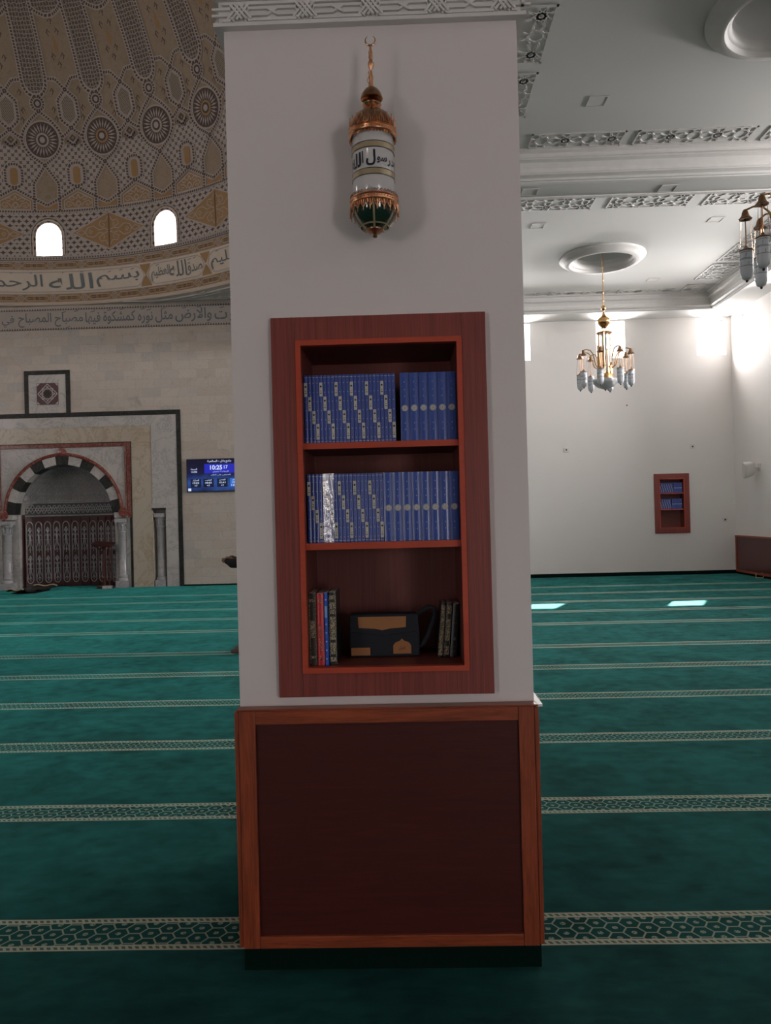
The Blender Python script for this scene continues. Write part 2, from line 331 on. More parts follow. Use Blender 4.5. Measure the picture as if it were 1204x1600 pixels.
# ------------------------------------------------------------------ mesh helpers
def wloc(o):
    v = Vector((0, 0, 0))
    while o: v = v + o.location; o = o.parent
    return v
class MB:
    def __init__(s): s.v, s.f, s.m, s.uv = [], [], [], {}
    def add(s, vs, fs, m=0, uv=None):
        b = len(s.v); s.v += [tuple(v) for v in vs]
        for f in fs:
            if uv: s.uv[len(s.f)] = [uv[i] for i in f]
            s.f.append([b + i for i in f]); s.m.append(m)
        return s
    def box(s, x0, x1, y0, y1, z0, z1, m=0):
        return s.add([(x, y, z) for z in (z0, z1) for y in (y0, y1) for x in (x0, x1)],
                     [(0, 2, 3, 1), (4, 5, 7, 6), (0, 1, 5, 4), (2, 6, 7, 3), (0, 4, 6, 2), (1, 3, 7, 5)], m)
    def bar(s, p, q, w, h, up=(0, 0, 1), m=0):       # a bar from p to q, w wide, h high along up
        p, q, up = Vector(p), Vector(q), Vector(up)
        d = (q - p).normalized(); sd = d.cross(up).normalized() * w / 2; u = up.normalized() * h / 2
        vs = [a + i * sd + j * u for a in (p, q) for i, j in ((-1, -1), (1, -1), (1, 1), (-1, 1))]
        return s.add(vs, [(0, 1, 2, 3), (7, 6, 5, 4), (0, 4, 5, 1), (1, 5, 6, 2), (2, 6, 7, 3), (3, 7, 4, 0)], m)
    def lathe(s, prof, c=(0, 0, 0), n=24, m=0, axis='z', a0=0.0, a1=2 * PI):
        full = abs(a1 - a0 - 2 * PI) < 1e-6; k = n if full else n + 1
        vs = []
        for r, z in prof:
            for i in range(k):
                a = a0 + (a1 - a0) * i / n; x, y = r * math.cos(a), r * math.sin(a)
                if axis == 'z': vs.append((c[0] + x, c[1] + y, c[2] + z))
                elif axis == 'y': vs.append((c[0] + x, c[1] + z, c[2] + y))
                else: vs.append((c[0] + z, c[1] + x, c[2] + y))
        fs = []
        for j in range(len(prof) - 1):
            for i in range(n):
                i2 = (i + 1) % k
                fs.append((j * k + i, j * k + i2, (j + 1) * k + i2, (j + 1) * k + i))
        return s.add(vs, fs, m)
    def tube(s, pts, r, n=8, m=0, cap=True):
        P = [Vector(p) for p in pts]; rr = r if isinstance(r, (list, tuple)) else [r] * len(P)
        d0 = (P[1] - P[0]).normalized(); ref = Vector((0, 0, 1)) if abs(d0.z) < 0.9 else Vector((1, 0, 0))
        nrm = d0.cross(ref).normalized(); vs = []
        for i, p in enumerate(P):
            d = (P[min(i + 1, len(P) - 1)] - P[max(i - 1, 0)]).normalized()
            nrm = (nrm - d * nrm.dot(d)).normalized(); b = d.cross(nrm)
            for k in range(n):
                a = 2 * PI * k / n; vs.append(p + (nrm * math.cos(a) + b * math.sin(a)) * rr[i])
        fs = [(j * n + i, j * n + (i + 1) % n, (j + 1) * n + (i + 1) % n, (j + 1) * n + i) for j in range(len(P) - 1) for i in range(n)]
        if cap: fs += [tuple(range(n - 1, -1, -1)), tuple((len(P) - 1) * n + i for i in range(n))]
        return s.add(vs, fs, m)
    def prism(s, poly, f0, f1, m=0):                  # poly of 2-d points; f0/f1 map them to the two caps
        n = len(poly); vs = [f0(*p) for p in poly] + [f1(*p) for p in poly]
        return s.add(vs, [tuple(range(n)), tuple(range(2 * n - 1, n - 1, -1))] + [(i, i + n, (i + 1) % n + n, (i + 1) % n) for i in range(n)], m)
    def build(s, name, mats, parent=None, origin=None, smooth=False, bevel=0.0):
        if not isinstance(mats, (list, tuple)): mats = [mats]
        off = wloc(parent) if parent else Vector((0, 0, 0))
        org = Vector(origin) if origin else Vector((0, 0, 0))
        me = bpy.data.meshes.new(name)
        me.from_pydata([tuple(Vector(v) - off - org) for v in s.v], [], s.f)
        for m in mats: me.materials.append(m)
        me.polygons.foreach_set('material_index', s.m)
        if s.uv:
            l = me.uv_layers.new(name='UVMap')
            for fi, uv in s.uv.items():
                p = me.polygons[fi]
                for k, li in enumerate(p.loop_indices): l.data[li].uv = uv[k]
        bm = bmesh.new(); bm.from_mesh(me)
        if not s.uv: bmesh.ops.recalc_face_normals(bm, faces=bm.faces)
        bm.to_mesh(me); bm.free()
        if smooth: me.shade_smooth()
        o = bpy.data.objects.new(name, me); COL.objects.link(o); o.location = org
        if parent: o.parent = parent
        if smooth:
            e = o.modifiers.new('edges', 'EDGE_SPLIT'); e.split_angle = R_(42)
        if bevel:
            b = o.modifiers.new('soft', 'BEVEL'); b.width = bevel; b.segments = 2; b.limit_method = 'ANGLE'; b.angle_limit = R_(50)
        return o
def struct(o, cat=None): o['kind'] = 'structure'; return o
def thing(name, label, cat, loc=(0, 0, 0), group=None):
    o = bpy.data.objects.new(name, None); COL.objects.link(o); o.location = loc; o.empty_display_size = 0.05
    o['label'] = label; o['category'] = cat
    if group: o['group'] = group
    return o
def tag(o, label, cat, group=None):
    o['label'] = label; o['category'] = cat
    if group: o['group'] = group
    return o
def clone(o, parent=None, **kw):                      # the thing, its parts and their sub-parts
    c = o.copy(); COL.objects.link(c); c.parent = parent
    for ch in [x for x in o.children]: clone(ch, c)
    for k, v in kw.items(): c[k] = v
    return c
def hole_ring(hole, ctr, x0, x1, y0, y1):
    """quads joining a hole outline (2-d points round ctr) to its bounding rectangle; returns (verts2d, faces)"""
    def hit(a):
        c, s_ = math.cos(a), math.sin(a); t = 1e9
        if c > 1e-9: t = min(t, (x1 - ctr[0]) / c)
        if c < -1e-9: t = min(t, (x0 - ctr[0]) / c)
        if s_ > 1e-9: t = min(t, (y1 - ctr[1]) / s_)
        if s_ < -1e-9: t = min(t, (y0 - ctr[1]) / s_)
        return (ctr[0] + c * t, ctr[1] + s_ * t)
    H = sorted(((math.atan2(p[1] - ctr[1], p[0] - ctr[0]), p) for p in hole), key=lambda t: t[0])
    cor = [math.atan2(b - ctr[1], a - ctr[0]) for a in (x0, x1) for b in (y0, y1)]
    vs, fs, n = [], [], len(H)
    for i in range(n):
        a0, p0 = H[i]; a1, p1 = H[(i + 1) % n]; aa1 = a1 if i < n - 1 else a1 + 2 * PI
        outs = [hit(a0)] + [hit(c + k) for k in (0, 2 * PI) for c in sorted(cor) if a0 + 1e-6 < c + k < aa1 - 1e-6] + [hit(a1)]
        b = len(vs); vs += [p0, p1] + outs
        fs.append(tuple([b, ] + [b + 2 + j for j in range(len(outs))] + [b + 1]))
    return vs, fs
def wall_grid(mb, axis, pos, t, a0, a1, z0, z1, holes, m=0):
    """wall slab from pos to pos+t with rectangular openings (a0,a1,z0,z1)"""
    A = sorted({a0, a1} | {h[0] for h in holes} | {h[1] for h in holes}); Zs = sorted({z0, z1} | {h[2] for h in holes} | {h[3] for h in holes})
    for i in range(len(A) - 1):
        run = None
        for j in range(len(Zs) - 1):
            ca, cz = (A[i] + A[i + 1]) / 2, (Zs[j] + Zs[j + 1]) / 2
            solid = not any(h[0] < ca < h[1] and h[2] < cz < h[3] for h in holes)
            if run is None and solid: run = Zs[j]
            if (not solid or j == len(Zs) - 2) and run is not None:
                top = Zs[j + 1] if solid else Zs[j]
                if axis == 'y': mb.box(A[i], A[i + 1], min(pos, pos + t), max(pos, pos + t), run, top, m)
                else: mb.box(min(pos, pos + t), max(pos, pos + t), A[i], A[i + 1], run, top, m)
                run = None
    return mb

# ------------------------------------------------------------------ lettering
FORMS = {}
for cp in range(0xFE70, 0xFEFD):
    d = unicodedata.decomposition(chr(cp)).split()
    if len(d) >= 2 and d[0][0] == '<' and '0020' not in d[1:]:
        FORMS.setdefault(''.join(chr(int(h, 16)) for h in d[1:]), {})[d[0][1:-1]] = chr(cp)
def shape(t):
    toks, i = [], 0
    while i < len(t):
        if t[i:i + 2] in FORMS and len(t[i:i + 2]) == 2: toks.append(t[i:i + 2]); i += 2
        else: toks.append(t[i]); i += 1
    out = []
    for k, c in enumerate(toks):
        f = FORMS.get(c)
        if not f: out.append(c); continue
        pv = FORMS.get(toks[k - 1], {}) if k else {}; nx = FORMS.get(toks[k + 1], {}) if k + 1 < len(toks) else {}
        jp = 'initial' in pv and 'final' in f; jn = 'initial' in f and 'final' in nx
        out.append(f.get('medial' if jp and jn else 'final' if jp else 'initial' if jn else 'isolated', c))
    return ''.join(reversed(out))
def glyphs(body, weight=0.0, res=3):
    c = bpy.data.curves.new('t', 'FONT'); c.body = body; c.resolution_u = res; c.offset = weight
    o = bpy.data.objects.new('t', c); COL.objects.link(o)
    dg = bpy.context.evaluated_depsgraph_get(); dg.update()
    me = bpy.data.meshes.new_from_object(o.evaluated_get(dg))
    vs = [(v.co.x, v.co.y) for v in me.vertices]; fs = [tuple(p.vertices) for p in me.polygons]
    bpy.data.objects.remove(o); bpy.data.curves.remove(c); bpy.data.meshes.remove(me)
    return vs, fs
def put_text(mb, body, box, fn, m=0, arabic=True, weight=0.012, uv=False):
    """lettering stretched into box (x0,x1,y0,y1) and mapped by fn(x,y) to 3-d"""
    vs, fs = glyphs(shape(body) if arabic else body, weight)
    if not vs: return
    a0, a1 = min(v[0] for v in vs), max(v[0] for v in vs); b0, b1 = min(v[1] for v in vs), max(v[1] for v in vs)
    x0, x1, y0, y1 = box
    q = [(x0 + (v[0] - a0) / (a1 - a0) * (x1 - x0), y0 + (v[1] - b0) / (b1 - b0) * (y1 - y0)) for v in vs]
    mb.add([fn(*p) for p in q], fs, m, [(p[0], p[1]) for p in q] if uv else None)
# ================================================================== the room shell
YB, XR, XL, YF = 18.2, 7.75, -16.2, -5.0
ZS, ZC, ZD = 6.02, 6.38, 6.77                        # soffit, coffer ceiling, dome-bay ceiling
o = MB().add([(XL, YF, 0), (XR + .3, YF, 0), (XR + .3, YB + 1.2, 0), (XL, YB + 1.2, 0)], [(0, 1, 2, 3)]).build('floor', M_carpet); struct(o)

NX0, NX1, NZ0, NZ1 = 5.985, 6.571, 1.087, 2.258      # recess of the far bookcase
holes = [(x, x + WIN_W, WIN_Z0, WIN_Z1) for x in WIN_X] + [(NX0, NX1, NZ0, NZ1)]
struct(wall_grid(MB(), 'y', YB, 0.26, -0.6, XR + 4, 0, 7.0, holes).build('wall_back_right', M_hall))  # extended unseen past the right wall to keep sun off the side window
sh = [(y, y + WIN_W, WIN_Z0, WIN_Z1) for y in SIDE_Y]
struct(wall_grid(MB(), 'x', XR, 0.26, YF, YB, 0, 7.0, sh).build('wall_right', M_hall))
struct(wall_grid(MB(), 'x', XL, -0.3, YF, YB, 0, 7.4, [(5.0, 11.0, 4.85, 5.75)]).build('wall_left', M_white))
struct(wall_grid(MB(), 'y', YF, -0.3, XL, XR + .3, 0, 7.4, [(3.4, 5.0, 0.1, 2.6), (-6.8, -5.2, 0.1, 2.6)]).build('wall_front', M_white))
struct(MB().box(XR + .3, XR + 6, YB, YB + .26, 7.0, 15.0).build('wall_light_block', M_hall))   # unseen wall added beyond the right wall to block stray sun
# windows of the white hall: frame, sill and pane
def window(name, axis, a, pos):
    p = lambda u, d, z: (u, pos + d, z) if axis == 'y' else (pos + d, u, z)
    mb = MB(); w = 0.022; z0, z1 = WIN_Z0, WIN_Z1
    for (u0, u1, q0, q1) in ((a, a + w, z0, z1), (a + WIN_W - w, a + WIN_W, z0, z1), (a, a + WIN_W, z0, z0 + w), (a, a + WIN_W, z1 - w, z1)):
        A, B = p(u0, .17, q0), p(u1, .21, q1); mb.box(min(A[0], B[0]), max(A[0], B[0]), min(A[1], B[1]), max(A[1], B[1]), q0, q1)
    f = struct(mb.build(name, M_gloss))
    A, B = p(a + w, .185, z0), p(a + WIN_W - w, .191, z1)
    MB().box(min(A[0], B[0]), max(A[0], B[0]), min(A[1], B[1]), max(A[1], B[1]), z0 + w, z1 - w).build('pane', M_glass, f)
for i, wx in enumerate(WIN_X): window('window_%d' % (i + 1), 'y', wx, YB)
window('window_4', 'x', SIDE_Y[0], XR)

# ------------------------------------------------------------------ coffered ceiling of the hall
CX0, CX1 = 0.85, 7.0
COF = [(4.35, 10.42), (11.05, 17.40)]
MED = [(3.90, 7.54), (3.90, 14.77)]
mb = MB()
zt = 0.12
mb.box(0.43, CX0, -5.3, YB, ZS, ZS + zt); mb.box(CX1, XR, -5.3, YB, ZS, ZS + zt)
mb.box(CX0, CX1, -5.3, COF[0][0], ZS, ZS + zt); mb.box(CX0, CX1, COF[0][1], COF[1][0], ZS, ZS + zt); mb.box(CX0, CX1, COF[1][1], YB, ZS, ZS + zt)
for (y0, y1), (mx_, my) in zip(COF, MED):
    for (a0, a1, b0, b1) in ((CX0, CX1, y0, y0 + .02), (CX0, CX1, y1 - .02, y1), (CX0, CX0 + .02, y0, y1), (CX1 - .02, CX1, y0, y1)):
        mb.box(a0, a1, b0, b1, ZS + zt, ZC + .02)
    s_ = 1.2
    mb.box(CX0, CX1, y0, my - s_, ZC, ZC + .05); mb.box(CX0, CX1, my + s_, y1, ZC, ZC + .05)
    mb.box(CX0, mx_ - s_, my - s_, my + s_, ZC, ZC + .05); mb.box(mx_ + s_, CX1, my - s_, my + s_, ZC, ZC + .05)
    hole = [(mx_ + 0.56 * math.cos(2 * PI * k / 64), my + 0.56 * math.sin(2 * PI * k / 64)) for k in range(64)]
    vs, fs = hole_ring(hole, (mx_, my), mx_ - s_, mx_ + s_, my - s_, my + s_)
    mb.add([(x, y, ZC) for x, y in vs], fs)
    mb.lathe([(0.56, 0), (0.54, .10), (0.42, .22), (0.22, .30), (0.0, .33)], (mx_, my, ZC), 64)
struct(mb.build('ceiling', M_ceil))
# beam over the pillar line and blocking over the hall
struct(MB().box(-0.15, 0.43, 3.6, YB, 5.6, 7.2).box(-0.15, 0.43, YF, 2.7, 5.6, 7.2).build('trim_1', M_ceil))
# crown mouldings round the coffers
def crown(i, x0, x1, y0, y1):
    prof = [(0.0, ZC), (0.17, ZC), (0.17, ZC - .035), (0.125, ZC - .05), (0.115, ZC - .10), (0.14, ZC - .115), (0.14, ZC - .14), (0.09, ZC - .16),
            (0.05, ZC - .22), (0.04, ZC - .27), (0.06, ZC - .285), (0.06, ZC - .305), (0.0, ZC - .33), (-0.03, ZS - .018), (-0.10, ZS - .018), (-0.10, ZS)]
    mb = MB(); n = len(prof); vs = []
    for (cx, cy, sx, sy) in ((x0, y0, 1, 1), (x1, y0, -1, 1), (x1, y1, -1, -1), (x0, y1, 1, -1)):
        vs += [(cx + sx * d, cy + sy * d, z) for d, z in prof]
    fs = [(k * n + j, ((k + 1) % 4) * n + j, ((k + 1) % 4) * n + j + 1, k * n + j + 1) for k in range(4) for j in range(n - 1)]
    struct(mb.add(vs, fs).build('trim_%d' % i, M_plaster))
for i, (y0, y1) in enumerate(COF): crown(2 + i, CX0, CX1, y0, y1)
# carved strapwork panels along the coffer edges
def strap_panel(mb, x0, x1, y0, y1, z, seed=0):
    b = 0.024
    for (a0, a1, b0, b1) in ((x0, x1, y0, y0 + b), (x0, x1, y1 - b, y1), (x0, x0 + b, y0, y1), (x1 - b, x1, y0, y1)): mb.box(a0, a1, b0, b1, z - .012, z + .01)
    nx = max(1, round((x1 - x0) / 0.29)); ny = max(1, round((y1 - y0) / 0.29)); tx, ty = (x1 - x0) / nx, (y1 - y0) / ny
    def seg(p, q, w=.026, h=.02):
        P, Q = (p[0], p[1], z - .001), (q[0], q[1], z - .001); mb.bar(P, Q, w, h)
    for i in range(nx):
        for j in range(ny):
            cx, cy = x0 + (i + .5) * tx, y0 + (j + .5) * ty; rx, ry = tx * .30, ty * .30
            P = [(cx + rx * math.cos(PI / 4 * k + PI / 8), cy + ry * math.sin(PI / 4 * k + PI / 8)) for k in range(8)]
            if (i + j) % 2:
                for k in range(8): seg(P[k], P[(k + 3) % 8], .022)
            else:
                for k in range(8): seg(P[k], P[(k + 1) % 8], .024)
            for k, (ex, ey) in ((0, (.5, .2)), (1, (.2, .5)), (2, (-.2, .5)), (3, (-.5, .2)), (4, (-.5, -.2)), (5, (-.2, -.5)), (6, (.2, -.5)), (7, (.5, -.2))):
                seg(P[k], (cx + ex * tx, cy + ey * ty), .024)
for ci, (y0, y1) in enumerate(COF):
    mb = MB()
    xs = [(1.76, 2.97), (3.12, 4.63), (4.79, 6.08)] if ci == 0 else [(1.65, 3.10), (3.33, 4.62), (4.84, 6.06)]
    for a, b in xs:
        if ci == 0: strap_panel(mb, a, b, 9.86, 10.24, ZC); strap_panel(mb, a, b, y0 + .17, y0 + .60, ZC)
        else: strap_panel(mb, a, b, 17.0, 17.23, ZC); strap_panel(mb, a, b, 11.80, 12.38, ZC)
    ya = y0 + .75; L = (y1 - .82 - ya) / 4
    for k in range(4):
        for a, b in ((CX0 + .18, 1.60), (6.24, 6.82)): strap_panel(mb, a, b, ya + k * L, ya + (k + 1) * L - .18, ZC)
    for a, b in ((CX0 + .18, 1.60), (6.24, 6.82)): strap_panel(mb, a, b, 9.86 if ci == 0 else 16.75, 10.24 if ci == 0 else 17.23, ZC)
    struct(mb.build('trim_%d' % (4 + ci), M_relief))

# ------------------------------------------------------------------ the dome bay: ceiling, ring, drum and dome
DCX, DCY, PH = -8.0, 10.35, R_(-1.5)
RR, RZ, ZD0 = 7.57, 7.1, 8.88
SEC = R_(11.25); UM = 1.486; VM = 0.1256           # one sector is 1.486 m round, one degree up is 0.1256 m
vs, fs = hole_ring([(DCX + 7.8 * math.cos(2 * PI * k / 128), DCY + 7.8 * math.sin(2 * PI * k / 128)) for k in range(128)], (DCX, DCY), XL - .1, -0.15, 2.5, YB)
mb = MB().add([(x, y, ZD) for x, y in vs], fs)
mb.box(XL - .1, -0.15, YF, 2.5, ZD, ZD + .1)
struct(mb.build('ceiling_dome_bay', M_ceil))
# sunk mouldings of the flat spandrel between ring and walls
mb = MB()
for k, (w, rr) in enumerate(((.05, 8.02), (.03, 8.16), (.04, 8.62))):
    for i in range(-14, 46):
        a, b = R_(i * 1.5), R_((i + 1) * 1.5)
        P = lambda t, r: (DCX + r * math.sin(t), DCY + r * math.cos(t), ZD - .012)
        if P(a, rr)[1] < YB - .1 and P(b, rr)[1] < YB - .1: mb.bar(P(a, rr), P(b, rr), w, .03)
for x in (-4.6, -3.9, -3.2, -2.5, -1.8):
    mb.bar((x - .28, 17.86, ZD - .01), (x + .28, 17.86, ZD - .01), .03, .025); mb.bar((x, 17.6, ZD - .01), (x + .2, 17.4, ZD - .01), .03, .025); mb.bar((x, 17.6, ZD - .01), (x - .2, 17.4, ZD - .01), .03, .025)
    mb.bar((x, 17.6, ZD - .01), (x + .2, 17.8, ZD - .01), .03, .025)
mb.bar((-6.5, 18.0, ZD - .01), (-.2, 18.0, ZD - .01), .03, .03)
struct(mb.build('trim_6', M_relief))

DR = [(6.76, 7.86), (6.765, 7.80), (6.80, 7.77), (6.83, 7.785), (7.01, 7.75), (7.02, 7.735), (7.045, 7.73), (7.53, 7.665), (7.565, 7.65), (7.58, 7.665), (7.74, 7.625), (7.75, 7.60), (7.86, 7.59), (8.88, 7.57)]
def rad(z):
    for (z0, r0), (z1, r1) in zip(DR, DR[1:]):
        if z <= z1: return r0 + (r1 - r0) * max(0, (z - z0)) / (z1 - z0)
    return 7.57
def cyl(u, z, off=0.0):
    t = PH + u * SEC; r = rad(z) - off
    return (DCX + r * math.sin(t), DCY + r * math.cos(t), z)
def sph(u, p, off=0.0):                              # p in degrees above the springing
    t = PH + u * SEC; a = R_(p)
    return (DCX + (RR - off) * math.cos(a) * math.sin(t), DCY + (RR - off) * math.cos(a) * math.cos(t), ZD0 + (RZ - off) * math.sin(a))
mb = MB()
NU = 6
zl = [d[0] for d in DR]
for j in range(len(zl) - 2):
    m = CREAM if j in (0, 1, 2, 5, 6, 7) else OCHRE if j in (3, 8, 9) else LINE
    if j in (0, 1): m = CREAM
    for i in range(32 * NU):
        u0, u1 = i / NU, (i + 1) / NU
        mb.add([cyl(u0, zl[j]), cyl(u1, zl[j]), cyl(u1, zl[j + 1]), cyl(u0, zl[j + 1])], [(0, 1, 2, 3)], m, [(u0 * UM, zl[j]), (u1 * UM, zl[j]), (u1 * UM, zl[j + 1]), (u0 * UM, zl[j + 1])])
# window zone: every other sector has an arched opening
def arch_outline(hw, z0, zs, n=12):
    pts = [(-hw, z0 + (zs - z0) * k / 6) for k in range(7)]
    pts += [(-hw * math.cos(PI * k / n), zs + hw * UM * 1.05 * math.sin(PI * k / n)) for k in range(1, n)]
    pts += [(hw, zs - (zs - z0) * k / 6) for k in range(7)] + [(hw * (1 - k / 4), z0) for k in range(1, 8)]
    return pts
WH = arch_outline(0.205, 7.80 + .075, 8.33)
for k in range(32):
    if k % 2 == 0:
        vs, fs = hole_ring(WH, (0, 8.2), -0.5, 0.5, 7.86, 8.88)
        mb.add([cyl(k + x, z) for x, z in vs], fs, TRI, [((k + x) * UM, z) for x, z in vs])
        n = len(WH)
        mb.add([cyl(k + x, z) for x, z in WH] + [cyl(k + x, z, -0.35) for x, z in WH], [(i, (i + 1) % n, (i + 1) % n + n, i + n) for i in range(n)], LINE, [(0, 0)] * (2 * n))
    else:
        for i in range(NU):
            u0, u1 = k - .5 + i / NU, k - .5 + (i + 1) / NU
            mb.add([cyl(u0, 7.86), cyl(u1, 7.86), cyl(u1, 8.88), cyl(u0, 8.88)], [(0, 1, 2, 3)], TRI, [(u0 * UM, 7.86), (u1 * UM, 7.86), (u1 * UM, 8.88), (u0 * UM, 8.88)])
for i in range(32 * NU):                             # the shell itself
    for j in range(36):
        u0, u1, p0, p1 = i / NU, (i + 1) / NU, j * 2.5, (j + 1) * 2.5
        mb.add([sph(u0, p0), sph(u1, p0), sph(u1, p1), sph(u0, p1)], [(0, 1, 2, 3)], BASE, [(u0 * UM, p0 * VM), (u1 * UM, p0 * VM), (u1 * UM, p1 * VM), (u0 * UM, p1 * VM)])
struct(mb.build('ceiling_dome', DOME))

# ornament: strapwork, ropes and coloured fields, laid in relief on the curved surface
orn = MB(); K0, K1 = -4, 9
class Surf:
    def __init__(s, fn, uvf): s.fn, s.uvf = fn, uvf  # local (x in sectors, y) -> 3-d ; metres
S_dome = Surf(lambda x, y, o: sph(x, y, o), lambda x, y: (x * UM, y * VM))
S_drum = Surf(lambda x, y, o: cyl(x, y, o), lambda x, y: (x * UM, y))
def dens(S, pts, step):
    out = [pts[0]]
    for a, b in zip(pts, pts[1:]):
        A, B = S.uvf(*a), S.uvf(*b); n = max(1, int(math.hypot(A[0] - B[0], A[1] - B[1]) / step))
        out += [(a[0] + (b[0] - a[0]) * k / n, a[1] + (b[1] - a[1]) * k / n) for k in range(1, n + 1)]
    return out
def ribbon(S, pts, w, m, off, step=0.14):
    pts = dens(S, pts, step); Q = [S.uvf(*p) for p in pts]
    sx = (Q[0][0] / pts[0][0]) if abs(pts[0][0]) > 1e-6 else UM
    sy = VM if S is S_dome else 1.0
    L, Rr_ = [], []
    for i, p in enumerate(pts):
        a, b = Q[max(0, i - 1)], Q[min(len(Q) - 1, i + 1)]; dx, dy = b[0] - a[0], b[1] - a[1]; l = math.hypot(dx, dy) or 1
        nx, ny = -dy / l * w / 2, dx / l * w / 2
        L.append((p[0] + nx / UM, p[1] + ny / sy)); Rr_.append((p[0] - nx / UM, p[1] - ny / sy))
    vs = [S.fn(*p, off) for p in L] + [S.fn(*p, off) for p in Rr_]; n = len(L); uv = [S.uvf(*p) for p in L + Rr_]
    orn.add(vs, [(i, i + 1, n + i + 1, n + i) for i in range(n - 1)], m, uv)
def rope(S, pts, w=0.105, off=0.02):
    ribbon(S, pts, w, LINE, off)
    P = dens(S, pts, 0.06); sy = VM if S is S_dome else 1.0
    for a, b in zip(P, P[1:]):
        A, B = S.uvf(*a), S.uvf(*b); dx, dy = B[0] - A[0], B[1] - A[1]; l = math.hypot(dx, dy)
        if l < 1e-6: continue
        dx, dy = dx / l, dy / l; c = ((a[0] + b[0]) / 2, (a[1] + b[1]) / 2); q = []
        for s1, s2 in ((-1, -1), (.55, -1), (1, 1), (-.55, 1)):
            ox, oy = dx * s1 * l * .42 - dy * s2 * w * .25, dy * s1 * l * .42 + dx * s2 * w * .25
            q.append((c[0] + ox / UM, c[1] + oy / sy))
        orn.add([S.fn(*p, off + .006) for p in q], [(0, 1, 2, 3)], DARK, [S.uvf(*p) for p in q])
def field(S, pts, m, off=0.006, ctr=None):
    P = dens(S, pts + [pts[0]], 0.18)[:-1]
    c = ctr or (sum(p[0] for p in P) / len(P), sum(p[1] for p in P) / len(P))
    ring = [((p[0] + c[0]) / 2, (p[1] + c[1]) / 2) for p in P]; n = len(P); A = P + ring + [c]
    fs = [(i, (i + 1) % n, n + (i + 1) % n, n + i) for i in range(n)] + [(n + i, n + (i + 1) % n, 2 * n) for i in range(n)]
    orn.add([S.fn(*p, off) for p in A], fs, m, [S.uvf(*p) for p in A])
def ell(c, rx, ry, n=28, a0=0, a1=360): return [(c[0] + rx * math.sin(R_(a0 + (a1 - a0) * k / n)), c[1] + ry * math.cos(R_(a0 + (a1 - a0) * k / n))) for k in range(n + 1)]
